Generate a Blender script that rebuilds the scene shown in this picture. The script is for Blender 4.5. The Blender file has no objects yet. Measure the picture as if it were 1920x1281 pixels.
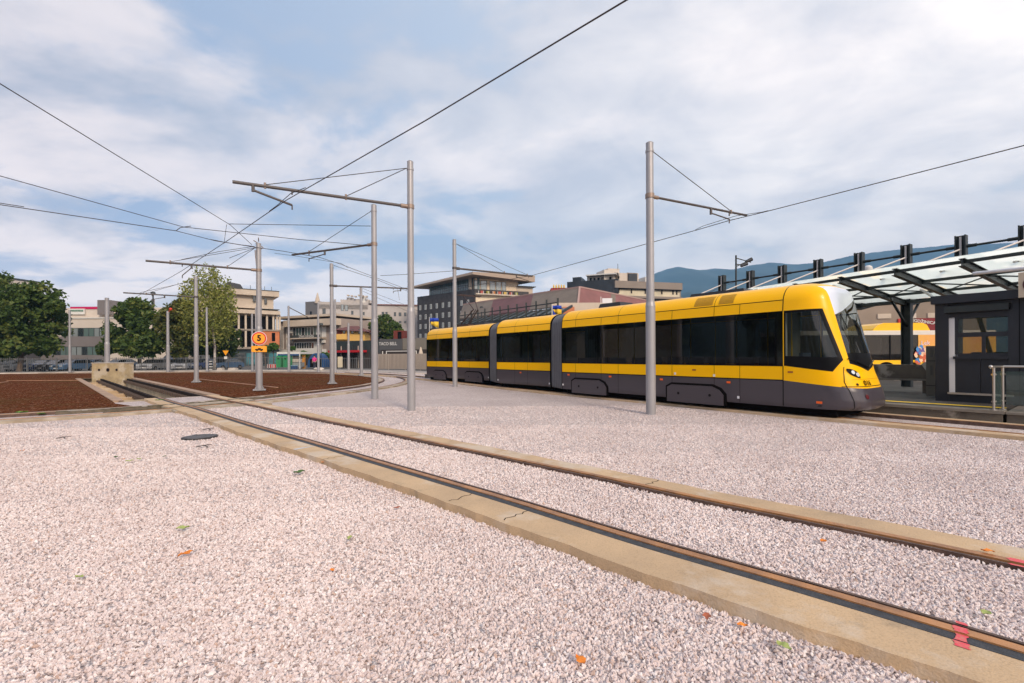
import bpy, bmesh, math, random
import numpy as np
from mathutils import Vector, Matrix
R_ = math.radians
random.seed(7); rng = np.random.default_rng(7)
S = bpy.context.scene
C = S.collection

# ------------------------------------------------------------------ camera, sky, sun, exposure
CAM_H = 1.6; FPX = 853.0; ROLL = R_(.3); CX, CY = 960.0, 668.0
cd = bpy.data.cameras.new('camera'); cam = bpy.data.objects.new('camera', cd); C.objects.link(cam)
cam.location = (0, 0, CAM_H); cam.rotation_euler = (R_(90), ROLL, 0)
cd.sensor_width = 36; cd.lens = 36 * FPX / 1920; cd.shift_y = (CY - 640.5) / 1920
cd.clip_start = .05; cd.clip_end = 30000
S.camera = cam
SUN_DIR = Vector((.36, -.74, .50)).normalized()      # towards the sun: right and behind, veiled by cloud
w = bpy.data.worlds.new('World'); S.world = w; w.use_nodes = True
nt = w.node_tree; nt.nodes.clear()
def N(nt, t, **k):
    n = nt.nodes.new(t)
    for a, b in k.items():
        if a.startswith('i_'):
            key = a[2:]
            n.inputs[int(key) if key.isdigit() else key.replace('_', ' ')].default_value = b
        else: setattr(n, a, b)
    return n
def lk(nt, a, b): nt.links.new(a, b)
def math_(nt, op, a, b=None, clamp=False):
    n = nt.nodes.new('ShaderNodeMath'); n.operation = op; n.use_clamp = clamp
    for i, v in enumerate((a, b)):
        if v is None: continue
        if isinstance(v, (int, float)): n.inputs[i].default_value = v
        else: nt.links.new(v, n.inputs[i])
    return n.outputs[0]
def mixc(nt, f, a, b, mode='MIX'):
    n = nt.nodes.new('ShaderNodeMix'); n.data_type = 'RGBA'; n.blend_type = mode
    for i, v in ((0, f), (6, a), (7, b)):
        if isinstance(v, (int, float)): n.inputs[i].default_value = v
        elif isinstance(v, tuple): n.inputs[i].default_value = (*v[:3], 1)
        else: nt.links.new(v, n.inputs[i])
    return n.outputs[2]
def ramp(nt, fac, stops, interp='LINEAR'):
    n = nt.nodes.new('ShaderNodeValToRGB'); n.color_ramp.interpolation = interp
    e = n.color_ramp.elements
    while len(e) < len(stops): e.new(.5)
    for i, (p, c) in enumerate(stops):
        e[i].position = p; e[i].color = (*c[:3], 1) if isinstance(c, tuple) else (c, c, c, 1)
    nt.links.new(fac, n.inputs[0]); return n.outputs[0]
bg = N(nt, 'ShaderNodeBackground'); bg.inputs[1].default_value = .1
out = N(nt, 'ShaderNodeOutputWorld'); lk(nt, bg.outputs[0], out.inputs[0])
sky = N(nt, 'ShaderNodeTexSky', sky_type='NISHITA', sun_disc=False)
sky.sun_elevation = math.asin(SUN_DIR.z); sky.sun_rotation = math.atan2(SUN_DIR.x, SUN_DIR.y)
tc = N(nt, 'ShaderNodeTexCoord')
sep = N(nt, 'ShaderNodeSeparateXYZ'); lk(nt, tc.outputs['Generated'], sep.inputs[0])
zz = math_(nt, 'ADD', math_(nt, 'MAXIMUM', sep.outputs[2], 0.0), .20)
comb = N(nt, 'ShaderNodeCombineXYZ')
lk(nt, math_(nt, 'DIVIDE', sep.outputs[0], zz), comb.inputs[0]); lk(nt, math_(nt, 'DIVIDE', sep.outputs[1], zz), comb.inputs[1])
def sky_noise(scale, detail, off, dist=0.0, sx=1.0, sy=1.0, rot=0):
    m = N(nt, 'ShaderNodeMapping'); m.inputs[1].default_value = off; m.inputs[3].default_value = (sx, sy, 1); m.inputs[2].default_value = (0, 0, rot)
    lk(nt, comb.outputs[0], m.inputs[0])
    n = N(nt, 'ShaderNodeTexNoise', i_Scale=scale, i_Detail=detail, i_Roughness=.55, i_Distortion=dist); lk(nt, m.outputs[0], n.inputs[0]); return n.outputs[0]
n1 = sky_noise(.62, 9, (5.3, 2.2, 0), .25, 1, 1.1, .5)
n2 = sky_noise(.85, 9, (2.1, 6.4, 0), .3, .9, 1.2, .3)
n3 = sky_noise(2.6, 9, (1.3, 7.7, 0), .25, .9, 1.1, .4)
side = math_(nt, 'ADD', math_(nt, 'MULTIPLY', sep.outputs[0], .62), .42, True)       # brighter towards the veiled sun
cover = math_(nt, 'ADD', math_(nt, 'MULTIPLY', n1, 1.0), math_(nt, 'MULTIPLY', side, .16))
cover = math_(nt, 'ADD', cover, math_(nt, 'MULTIPLY', math_(nt, 'SUBTRACT', n3, .5), .75))
cf = ramp(nt, cover, [(.40, 0.0), (.56, 1.0)], 'EASE')
cloud = mixc(nt, ramp(nt, n2, [(.43, 0.0), (.57, 1.0)], 'EASE'), (3.3, 3.7, 4.7), (7.8, 7.0, 7.0))
cloud = mixc(nt, side, cloud, mixc(nt, ramp(nt, n3, [(.38, 0.0), (.62, 1.0)]), (8.4, 8.1, 8.3), (12.6, 11.5, 10.7)))
blue = mixc(nt, side, (3.0, 3.8, 5.4), (7.6, 8.0, 8.4))
col = mixc(nt, cf, blue, cloud)
hz = ramp(nt, sep.outputs[2], [(0.0, 1.0), (.26, 0.0)], 'EASE')
hcol = mixc(nt, side, (6.6, 6.0, 6.2), (24.0, 18.5, 14.0))
col = mixc(nt, math_(nt, 'MULTIPLY', hz, .55), col, hcol)
col = mixc(nt, .92, sky.outputs[0], col)
lk(nt, col, bg.inputs[0])
sd = bpy.data.lights.new('sun', 'SUN'); sd.energy = 2.3; sd.angle = R_(12); sd.color = (1, .82, .64)
so = bpy.data.objects.new('sun', sd); C.objects.link(so); so.rotation_euler = SUN_DIR.to_track_quat('Z', 'Y').to_euler()
S.view_settings.view_transform = 'Standard'; S.view_settings.look = 'None'; S.view_settings.exposure = 0.52; S.view_settings.gamma = 1
S.cycles.max_bounces = 8; S.cycles.transparent_max_bounces = 24; S.cycles.diffuse_bounces = 3; S.cycles.glossy_bounces = 4
S.cycles.caustics_reflective = False; S.cycles.caustics_refractive = False
S.cycles.volume_step_rate = 4; S.cycles.volume_max_steps = 64

# ------------------------------------------------------------------ measuring: photograph point + depth -> place
def at(px, py, Y):
    dx = px - CX; dy = CY - py
    return Vector(((dx * math.cos(ROLL) + dy * math.sin(ROLL)) * Y / FPX, Y, CAM_H + (-dx * math.sin(ROLL) + dy * math.cos(ROLL)) * Y / FPX))
def gz(px, py, z=0.0):
    dx = px - CX; dy = CY - py
    wz = -dx * math.sin(ROLL) + dy * math.cos(ROLL)
    return at(px, py, (z - CAM_H) * FPX / wz)
def xat(px, Y): return at(px, 668, Y).x
def zat(px, py, Y): return at(px, py, Y).z

# ------------------------------------------------------------------ materials
MATS = {}
def mat(name, col, rough=.6, metal=0.0, var=0.0, vscale=3.0, bump=0.0, bscale=30.0, col2=None, spec=.5, coat=0.0, detail=5.0, stretch=None):
    if name in MATS: return MATS[name]
    m = bpy.data.materials.new(name); m.use_nodes = True; t = m.node_tree
    b = t.nodes['Principled BSDF']
    b.inputs['Base Color'].default_value = (*col, 1); b.inputs['Roughness'].default_value = rough; b.inputs['Metallic'].default_value = metal
    b.inputs['Specular IOR Level'].default_value = spec; b.inputs['Coat Weight'].default_value = coat
    g = N(t, 'ShaderNodeNewGeometry')
    src = g.outputs['Position']
    if stretch:
        mp = N(t, 'ShaderNodeMapping'); mp.inputs[3].default_value = stretch; lk(t, src, mp.inputs[0]); src = mp.outputs[0]
    if var or col2:
        n = N(t, 'ShaderNodeTexNoise', i_Scale=vscale, i_Detail=detail, i_Roughness=.6); lk(t, src, n.inputs[0])
        c2 = col2 or tuple(c * (1 - var) for c in col); c1 = col if col2 else tuple(min(1, c * (1 + var)) for c in col)
        lk(t, mixc(t, ramp(t, n.outputs[0], [(.35, 0.0), (.65, 1.0)]), c1, c2), b.inputs['Base Color'])
        lk(t, math_(t, 'ADD', math_(t, 'MULTIPLY', n.outputs[0], .12), rough - .06, True), b.inputs['Roughness'])
    if bump:
        n = N(t, 'ShaderNodeTexNoise', i_Scale=bscale, i_Detail=4.0); lk(t, src, n.inputs[0])
        bp = N(t, 'ShaderNodeBump', i_Strength=bump, i_Distance=.02); lk(t, n.outputs[0], bp.inputs['Height']); lk(t, bp.outputs[0], b.inputs['Normal'])
    MATS[name] = m; return m
def glass(name, tint, transp, rough=.02, refl=(1, 1, 1), f0=None, transl=False):
    """thin pane: fresnel mirror over a tinted see-through or dark layer"""
    if name in MATS: return MATS[name]
    m = bpy.data.materials.new(name); m.use_nodes = True; t = m.node_tree; t.nodes.clear()
    o = N(t, 'ShaderNodeOutputMaterial'); tr = N(t, 'ShaderNodeBsdfTransparent'); tr.inputs[0].default_value = (*transp, 1)
    df = N(t, 'ShaderNodeBsdfTranslucent' if transl else 'ShaderNodeBsdfDiffuse'); df.inputs[0].default_value = (*tint, 1)
    ad = N(t, 'ShaderNodeAddShader'); lk(t, tr.outputs[0], ad.inputs[0]); lk(t, df.outputs[0], ad.inputs[1])
    gl = N(t, 'ShaderNodeBsdfGlossy'); gl.inputs[0].default_value = (*refl, 1); gl.inputs['Roughness'].default_value = rough
    fr = N(t, 'ShaderNodeFresnel', i_IOR=1.5)
    g = N(t, 'ShaderNodeNewGeometry')
    lk(t, math_(t, 'SUBTRACT', 1.5, math_(t, 'MULTIPLY', g.outputs['Backfacing'], .8333)), fr.inputs['IOR'])   # same mirror from both sides
    f = fr.outputs[0] if f0 is None else math_(t, 'ADD', fr.outputs[0], f0, True)
    mx = N(t, 'ShaderNodeMixShader'); lk(t, f, mx.inputs[0]); lk(t, ad.outputs[0], mx.inputs[1]); lk(t, gl.outputs[0], mx.inputs[2])
    lk(t, mx.outputs[0], o.inputs[0]); MATS[name] = m; return m
def emit(name, col, st):
    m = bpy.data.materials.new(name); m.use_nodes = True; b = m.node_tree.nodes['Principled BSDF']
    b.inputs['Base Color'].default_value = (*col, 1); b.inputs['Emission Color'].default_value = (*col, 1); b.inputs['Emission Strength'].default_value = st
    return m

def gravel_mat(name, scale, pal, bump, spec=.12, patch=None):
    m = bpy.data.materials.new(name); m.use_nodes = True; t = m.node_tree; b = t.nodes['Principled BSDF']; b.inputs['Roughness'].default_value = .85
    b.inputs['Specular IOR Level'].default_value = spec
    g = N(t, 'ShaderNodeNewGeometry')
    v = N(t, 'ShaderNodeTexVoronoi', i_Scale=scale); lk(t, g.outputs['Position'], v.inputs['Vector'])
    sp = N(t, 'ShaderNodeSeparateColor'); lk(t, v.outputs['Color'], sp.inputs[0])
    c = ramp(t, sp.outputs[0], pal, 'CONSTANT')
    n = N(t, 'ShaderNodeTexNoise', i_Scale=.55, i_Detail=5.0); lk(t, g.outputs['Position'], n.inputs[0])
    c = mixc(t, 1.0, c, ramp(t, n.outputs[0], [(.3, (.86, .84, .84)), (.7, (1.0, 1.0, 1.0))]), 'MULTIPLY')
    n2 = N(t, 'ShaderNodeTexNoise', i_Scale=9.0, i_Detail=6.0); lk(t, g.outputs['Position'], n2.inputs[0])
    c = mixc(t, 1.0, c, ramp(t, n2.outputs[0], [(.32, (.80, .78, .78)), (.6, (1.0, 1.0, 1.0))]), 'MULTIPLY')
    if patch:
        n3_ = N(t, 'ShaderNodeTexNoise', i_Scale=.22, i_Detail=8.0, i_Roughness=.7); lk(t, g.outputs['Position'], n3_.inputs[0]); c = mixc(t, ramp(t, n3_.outputs[0], [(.48, 0.0), (.62, .6)]), c, patch)
    lk(t, c, b.inputs['Base Color'])
    v2 = N(t, 'ShaderNodeTexVoronoi', i_Scale=scale * .6); lk(t, g.outputs['Position'], v2.inputs['Vector'])
    h = math_(t, 'ADD', v.outputs['Distance'], v2.outputs['Distance'])
    bp = N(t, 'ShaderNodeBump', i_Strength=bump, i_Distance=.03); bp.invert = True; lk(t, h, bp.inputs['Height']); lk(t, bp.outputs[0], b.inputs['Normal'])
    return m
GPAL = [(0, (.44, .36, .34)), (.04, (.74, .64, .62)), (.34, (.82, .735, .715)), (.6, (.78, .675, .65)), (.8, (.87, .82, .81)), (.97, (.60, .45, .38))]
M_GRAVEL = gravel_mat('gravel', 58, GPAL, .9)
M_SOIL = gravel_mat('soil', 22, [(0, (.075, .028, .014)), (.3, (.145, .050, .024)), (.6, (.21, .078, .038)), (.85, (.10, .038, .020)), (.94, (.36, .22, .14))], 1.0, 0.0, (.10, .062, .026))
M_ASPH = mat('asphalt', (.11, .105, .10), .9, var=.2, vscale=.8, bump=.3, bscale=60)
M_PAVE = mat('paving', (.30, .27, .25), .85, var=.15, vscale=1.2)
M_CONC = mat('concrete_slab', (.60, .43, .26), .85, col2=(.47, .34, .215), vscale=1.3, bump=.25, bscale=70, detail=9)
M_CONCL = mat('concrete_strip_grey', (.42, .34, .25), .8, col2=(.28, .225, .16), vscale=1.6, bump=.25, bscale=60, detail=9)
M_CONCD = mat('concrete_dark', (.16, .135, .105), .85, col2=(.10, .085, .068), vscale=1.6, bump=.25, bscale=50, detail=8)
M_CONCY = mat('concrete_block', (.52, .41, .24), .85, col2=(.38, .29, .17), vscale=2.4, bump=.2, bscale=40, detail=9)
def stained(m, dark=(.30, .235, .16), sc=2.2):
    t = m.node_tree; b = t.nodes['Principled BSDF']; src = b.inputs['Base Color'].links[0].from_socket; g = N(t, 'ShaderNodeNewGeometry')
    n = N(t, 'ShaderNodeTexNoise', i_Scale=sc, i_Detail=10.0, i_Roughness=.7, i_Distortion=.6); lk(t, g.outputs['Position'], n.inputs[0]); c = mixc(t, ramp(t, n.outputs[0], [(.55, 0.0), (.74, .75)]), src, dark)
    n = N(t, 'ShaderNodeTexNoise', i_Scale=85.0, i_Detail=3.0); lk(t, g.outputs['Position'], n.inputs[0]); c = mixc(t, 1.0, c, ramp(t, n.outputs[0], [(.33, (.84, .83, .82)), (.48, (1.0, 1.0, 1.0))]), 'MULTIPLY')
    v = N(t, 'ShaderNodeTexNoise', i_Scale=.9, i_Detail=8.0, i_Roughness=.65); lk(t, g.outputs['Position'], v.inputs[0]); c = mixc(t, ramp(t, v.outputs[0], [(.52, 0.0), (.60, .45)]), c, (.66, .60, .52)); lk(t, c, b.inputs['Base Color'])
stained(M_CONC); stained(M_CONCL, (.16, .13, .09), 1.2); stained(M_CONCY, (.26, .19, .12), 1.6); stained(M_CONCD, (.07, .06, .05), 1.5)
M_KERB = mat('kerb', (.55, .5, .45), .8, var=.12, vscale=2)
M_RAILH = mat('rail_rust', (.55, .26, .10), .42, metal=.3, col2=(.30, .15, .075), vscale=5, spec=.6, stretch=(1, 1, 1))
M_STEELD = mat('rail_dark_steel', (.045, .04, .04), .45, metal=.5, var=.3, vscale=8)
M_RUBBER = mat('rubber_filler', (.045, .05, .06), .75, var=.25, vscale=20, bump=.3, bscale=120)
M_BLACK = mat('black_gap', (.008, .007, .007), .95, spec=.05)
M_GALV = mat('galvanised_grey_paint', (.36, .355, .37), .42, metal=.25, var=.05, vscale=1.5, spec=.5)
M_ARM = mat('dark_arm', (.10, .09, .09), .5, metal=.3)
M_WIRE = mat('wire', (.035, .025, .028), .6)
M_CLAMP = mat('brass_clamp', (.30, .23, .19), .5, metal=.4)
M_YEL = mat('tram_yellow', (1.0, .53, .0), .3, spec=.22, coat=.06, bump=.015, bscale=1.2)
M_GREYP = mat('tram_grey', (.058, .050, .062), .30, coat=.3, bump=.015, bscale=1.2)
M_BLK = mat('tram_black', (.006, .006, .007), .3, spec=.15)
M_CHAR = mat('charcoal_metal', (.016, .019, .027), .45, var=.1, vscale=4)
M_CHAR2 = mat('dark_green_steel', (.020, .027, .028), .5, var=.15, vscale=4)
M_WHITE = mat('white_paint', (.78, .78, .80), .45)
M_OFFW = mat('offwhite', (.66, .62, .60), .7, var=.06, vscale=.6)
M_STEEL = mat('stainless', (.55, .53, .50), .28, metal=.9)
M_ORANGE = mat('orange_lens', (.9, .14, .02), .3)
M_YLINE = mat('yellow_line', (.90, .62, .02), .7, var=.1)
M_INT = mat('interior_grey', (.16, .165, .17), .7)
M_SEAT = mat('seat_cloth', (.07, .09, .16), .8)
M_YPOLE = mat('yellow_pole', (.8, .5, .02), .4)
G_TRAM = glass('tram_dark_glass', (.002, .002, .0025), (.17, .17, .175), .015)
G_CAB = glass('cab_glass', (.004, .005, .005), (.42, .45, .43), .015, f0=.02)
G_ROOF = glass('canopy_glass', (.87, .90, .88), (.22, .25, .24), .08, transl=True)
G_RAIL = glass('railing_glass', (.02, .03, .03), (.62, .68, .66), .02)
G_WIN = glass('window_glass', (.03, .04, .045), (.02, .02, .02), .05, f0=.06)
G_WINL = glass('window_glass_pale', (.26, .30, .31), (.02, .02, .02), .1, f0=.08)
G_WING = glass('window_glass_green', (.12, .18, .17), (.02, .02, .02), .08, f0=.06)
G_CAR = glass('car_glass', (.012, .014, .016), (.08, .09, .09), .03, f0=.05)

# ------------------------------------------------------------------ mesh helpers
class MB:
    def __init__(s): s.v = []; s.f = []; s.smooth = []
    def add(s, vs, fs, sm=False):
        n = len(s.v); s.v += [tuple(v) for v in vs]; s.f += [tuple(i + n for i in f) for f in fs]; s.smooth += [sm] * len(fs); return s
    def hexa(s, p): return s.add(p, [(3, 2, 1, 0), (4, 5, 6, 7), (0, 1, 5, 4), (1, 2, 6, 5), (2, 3, 7, 6), (3, 0, 4, 7)])
    def box(s, c, d, rz=0):
        x, y, z = (q / 2 for q in d); cs, sn = math.cos(rz), math.sin(rz)
        p = [(-x, -y, -z), (x, -y, -z), (x, y, -z), (-x, y, -z), (-x, -y, z), (x, -y, z), (x, y, z), (-x, y, z)]
        return s.hexa([(c[0] + a * cs - b * sn, c[1] + a * sn + b * cs, c[2] + e) for a, b, e in p])
    def obox(s, o, u, v, w_):
        o, u, v, w_ = map(Vector, (o, u, v, w_))
        return s.hexa([o, o + u, o + u + v, o + v, o + w_, o + u + w_, o + u + v + w_, o + v + w_])
    def bar(s, a, b, wd, ht, up=(0, 0, 1)):
        a, b = Vector(a), Vector(b); d = (b - a).normalized(); u = Vector(up)
        x = d.cross(u)
        if x.length < 1e-4: x = d.cross(Vector((1, 0, 0)))
        x.normalize(); y = x.cross(d).normalized()
        return s.obox(a - x * wd / 2 - y * ht / 2, x * wd, y * ht, b - a)
    def tube(s, a, b, r, r2=None, n=8, cap=True):
        a, b = Vector(a), Vector(b); r2 = r if r2 is None else r2; d = (b - a).normalized()
        x = d.orthogonal().normalized(); y = d.cross(x)
        vs = []
        for p, q in ((a, r), (b, r2)):
            for i in range(n):
                t = 2 * math.pi * i / n; vs.append(p + x * math.cos(t) * q + y * math.sin(t) * q)
        s.add(vs, [(i, (i + 1) % n, n + (i + 1) % n, n + i) for i in range(n)], True)
        if cap: s.add(vs, [tuple(range(n - 1, -1, -1)), tuple(range(n, 2 * n))])
        return s
    def path(s, pts, r, n=5):
        for a, b in zip(pts[:-1], pts[1:]): s.tube(a, b, r, n=n)
        return s
    def prism(s, poly, ext):
        """poly: planar points, ext: extrusion vector"""
        poly = [Vector(p) for p in poly]; e = Vector(ext); n = len(poly)
        return s.add(poly + [p + e for p in poly], [tuple(range(n - 1, -1, -1)), tuple(range(n, 2 * n))] + [(i, (i + 1) % n, n + (i + 1) % n, n + i) for i in range(n)])
    def ball(s, c, r, n=10, m=7, sc=(1, 1, 1)):
        vs = []
        for j in range(m + 1):
            ph = math.pi * j / m
            for i in range(n):
                th = 2 * math.pi * i / n
                vs.append((c[0] + r * sc[0] * math.sin(ph) * math.cos(th), c[1] + r * sc[1] * math.sin(ph) * math.sin(th), c[2] + r * sc[2] * math.cos(ph)))
        return s.add(vs, [(j * n + i, (j + 1) * n + i, (j + 1) * n + (i + 1) % n, j * n + (i + 1) % n) for j in range(m) for i in range(n)], True)
    def build(s, name, m, parent=None, loc=None, local=False):
        me = bpy.data.meshes.new(name); o = bpy.data.objects.new(name, me); C.objects.link(o)
        vs = s.v
        if not local:
            root = parent
            while root is not None and root.parent is not None: root = root.parent
            L = Vector(root['_loc']) if root is not None else Vector(loc or (0, 0, 0))
            vs = [(a - L.x, b - L.y, c - L.z) for a, b, c in vs]
        if parent is None and loc is not None: o.location = loc
        if parent is None: o['_loc'] = tuple(loc or (0, 0, 0))
        me.from_pydata(vs, [], s.f); me.polygons.foreach_set('use_smooth', s.smooth)
        me.validate(); me.update()
        if m is not None: me.materials.append(m)
        if parent is not None: o.parent = parent
        return o
def tag(o, label=None, cat=None, group=None, kind=None):
    if label: o['label'] = label
    if cat: o['category'] = cat
    if group: o['group'] = group
    if kind: o['kind'] = kind
    return o
def thing(name, label, cat, loc=(0, 0, 0), group=None, rz=0):
    o = bpy.data.objects.new(name, None); C.objects.link(o); o.location = loc; o.rotation_euler = (0, 0, rz); o['_loc'] = tuple(loc)
    o.empty_display_size = .2
    return tag(o, label, cat, group)
def copy_tree(o, parent=None):
    c = o.copy(); C.objects.link(c); c.parent = parent
    for ch in list(KIDS(o)): copy_tree(ch, c)
    return c
def KIDS(o): return [c for c in bpy.data.objects if c.parent == o]
def copy_thing(o, label, loc, rz=None, scale=None):
    c = copy_tree(o); c.location = loc; c['label'] = label
    if rz is not None: c.rotation_euler = (0, 0, rz)
    if scale is not None: c.scale = scale
    return c
def text(s, size, o, xd, m, parent, name='lettering', up=(0, 0, 1), ext=.006, align='CENTER', bold=0.0):
    cu = bpy.data.curves.new('t', 'FONT'); cu.body = s; cu.size = size; cu.extrude = ext; cu.align_x = align; cu.align_y = 'CENTER'; cu.offset = bold; cu.resolution_u = 3
    ob = bpy.data.objects.new('t', cu); C.objects.link(ob)
    dg = bpy.context.evaluated_depsgraph_get(); me = bpy.data.meshes.new_from_object(ob.evaluated_get(dg))
    bpy.data.objects.remove(ob)
    x = Vector(xd).normalized(); z = Vector(up).normalized(); nrm = x.cross(z).normalized()
    M4 = Matrix.Translation(Vector(o)) @ Matrix((x, z, nrm)).transposed().to_4x4()
    me.transform(M4)
    mb = MB(); mb.add([v.co for v in me.vertices], [tuple(p.vertices) for p in me.polygons]); bpy.data.meshes.remove(me)
    return mb.build(name, m, parent)
def smooth_path(pts, step=.4):
    P = [Vector((p[0], p[1], 0)) for p in pts]; P = [2 * P[0] - P[1]] + P + [2 * P[-1] - P[-2]]
    out = []
    for i in range(1, len(P) - 2):
        n = max(2, int((P[i + 1] - P[i]).length / step))
        for k in range(n):
            t = k / n; a, b, c, d = P[i - 1:i + 3]
            out.append(.5 * ((2 * b) + (c - a) * t + (2 * a - 5 * b + 4 * c - d) * t * t + (3 * b - a - 3 * c + d) * t ** 3))
    out.append(P[-2]); return out
def offs(path, o):
    r = []
    for i, p in enumerate(path):
        d = (path[min(i + 1, len(path) - 1)] - path[max(i - 1, 0)]).normalized()
        r.append(p + Vector((-d.y, d.x, 0)) * (o(i) if callable(o) else o))       # positive = left of travel
    return r
def sweep(path, o0, o1, z0, z1):
    mb = MB(); A = offs(path, o0); B = offs(path, o1); n = len(path); vs = []
    for a, b in zip(A, B): vs += [(a.x, a.y, z0), (b.x, b.y, z0), (b.x, b.y, z1), (a.x, a.y, z1)]
    fs = []
    for i in range(n - 1):
        k = 4 * i
        for j in range(4): fs.append((k + j, k + (j + 1) % 4, k + 4 + (j + 1) % 4, k + 4 + j))
    fs += [(0, 3, 2, 1), (4 * n - 4, 4 * n - 3, 4 * n - 2, 4 * n - 1)]
    return mb.add(vs, fs)
def sheet(name, poly, z, m):
    mb = MB(); mb.add([(p[0], p[1], z) for p in poly], [tuple(range(len(poly)))]); return mb.build(name, m)
def inpoly(x, y, poly):
    c = np.zeros(np.shape(x), bool); n = len(poly)
    for i in range(n):
        x1, y1 = poly[i][:2]; x2, y2 = poly[(i + 1) % n][:2]
        if y1 == y2: continue
        t = ((y1 > y) != (y2 > y)) & (x < (x2 - x1) * (y - y1) / (y2 - y1) + x1); c ^= t
    return c

# ------------------------------------------------------------------ ground with the open track pit
LR = [(-32.6, 35.9), (-13.7, 17.6), (-9.32, 13.55), (-5.76, 10.15), (-3.5, 8.06), (-2.01, 6.65), (-.72, 5.45), (0, 4.78), (1.05, 3.75), (1.87, 3.02), (2.41, 2.52), (2.95, 1.98), (3.7, 1.2), (5.2, -.6)]
LRP = smooth_path(LR, .12)
FGC = offs(LRP, .70)                    # centre line of the foreground track
D = (Vector((-13.7, 17.6)) - Vector((-32.6, 35.9))).normalized(); NB = Vector((-D.y, D.x))     # NB: away from the camera side (to the right of the picture)
PC = Vector((-13.2, 18.1))              # pit near end, centre line
def pit(a, b, z=0.0): q = PC + D * a + NB * b; return Vector((q.x, q.y, z))
PL, PR, PA0, PA1 = -1.92, .98, -26.4, .35
pq = [pit(PA1, PL), pit(PA1, PR), pit(PA0, PR), pit(PA0, PL)]
def ring(name, outer, z, m, kind='structure'):
    """sheet with the pit left open; outer = 4 corners in the same order as the pit's"""
    mb = MB(); vs = [(p.x, p.y, z) for p in pq] + [(p[0], p[1], z) for p in outer]
    mb.add(vs, [(i, 4 + i, 4 + (i + 1) % 4, (i + 1) % 4) for i in range(4)]); o = mb.build(name, m); o['kind'] = kind; return o
ring('ground', [(-9000, -9000), (9000, -9000), (9000, 16000), (-9000, 16000)], -.02, M_ASPH)
gy = ring('gravel_yard', [(-75, -14), (34, -14), (34, 47), (-75, 52)], 0.0, M_GRAVEL)
wl = MB()
for i in range(4):
    a, b = pq[i], pq[(i + 1) % 4]; wl.add([(a.x, a.y, .06), (b.x, b.y, .06), (b.x, b.y, -.7), (a.x, a.y, -.7)], [(0, 1, 2, 3)])
wl.add([(p.x, p.y, -.7) for p in pq], [(0, 1, 2, 3)])
pitr = thing('track_pit', 'long open concrete pit under the end of the track, in front of the buffer block', 'pit', (PC.x, PC.y, 0))
wl.build('pit_wall', mat('pit_concrete', (.50, .42, .31), .85, col2=(.28, .24, .18), vscale=.9, detail=8), pitr)
cp = MB()
for b0, b1 in ((PL - .14, PL + .16), (PR - .03, PR + .3)): cp.obox(pit(PA0, b0, -.03), (pit(PA1, b0) - pit(PA0, b0)), (pit(PA0, b1) - pit(PA0, b0)), (0, 0, .10))
cp.build('coping', mat('coping_conc', (.42, .29, .20), .85, col2=(.32, .22, .16), vscale=1.5), pitr)
for a in np.arange(-24, 0, 3.1):
    mb = MB(); mb.obox(pit(a, PL + .01, -.7), NB.to_3d() * 1.1, D.to_3d() * .35, (0, 0, .5)); mb.build('cross_wall', M_CONC, pitr)
for b in (-.70, .70):
    mb = MB(); mb.obox(pit(PA0, b - .12, -.7), D.to_3d() * 26.6, NB.to_3d() * .24, (0, 0, .45)); mb.build('plinth', MATS['pit_concrete'], pitr)
    mb = MB(); mb.obox(pit(PA0 - .2, b - .055, -.10), D.to_3d() * 26.8, NB.to_3d() * .11, (0, 0, .15)); mb.build('rail_beam', mat('beam_dark', (.025, .017, .015), .8, spec=.1), pitr)
    for k in range(44):
        a = PA0 + .4 + k * .6
        mb = MB(); mb.obox(pit(a, b - .26, -.22), D.to_3d() * .26, NB.to_3d() * .52, (0, 0, .15)); mb.build('sleeper', mat('sleeper_brown', (.09, .06, .045), .9), pitr)
# buffer block
bq = lambda a, b, z: pit(PA0 - .05 + a, b, z)
bl = thing('buffer_block', 'yellowish concrete buffer block with three holes at the end of the pit', 'buffer block', tuple(bq(0, 0, 0)))
U = Vector((math.cos(.28), math.sin(.28), 0)); BA = gz(172, 711.5); BB = gz(237, 711.5); BB = BA + (BB - BA).normalized() * 2.75; BH = 1.22
ub = (BB - BA).normalized(); vb = Vector((-ub.y, ub.x, 0))
mb = MB(); mb.obox(BA + Vector((0, 0, -.9)), ub * 2.75, vb * .75, (0, 0, BH + .9)); blk = mb.build('concrete_body', M_CONCY, bl)
mb = MB(); mb.obox(BA + Vector((0, 0, BH)) - vb * .03 - ub * .03, ub * 2.81, vb * .81, (0, 0, .05)); mb.build('top_slab', M_KERB, bl)
for k, (u_, r) in enumerate(((.63, .10), (1.37, .15), (2.1, .10))):
    c = BA + ub * u_ + Vector((0, 0, .72)); mb = MB(); mb.tube(c + vb * .02, c - vb * .012, r, n=16); hh = mb.build('hole', mat('hole_ring', (.10, .06, .05), .7), bl)
    mb = MB(); mb.tube(c - vb * .012, c - vb * .018, r * .7, n=16); mb.build('hole_core', M_BLACK, hh)

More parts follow.
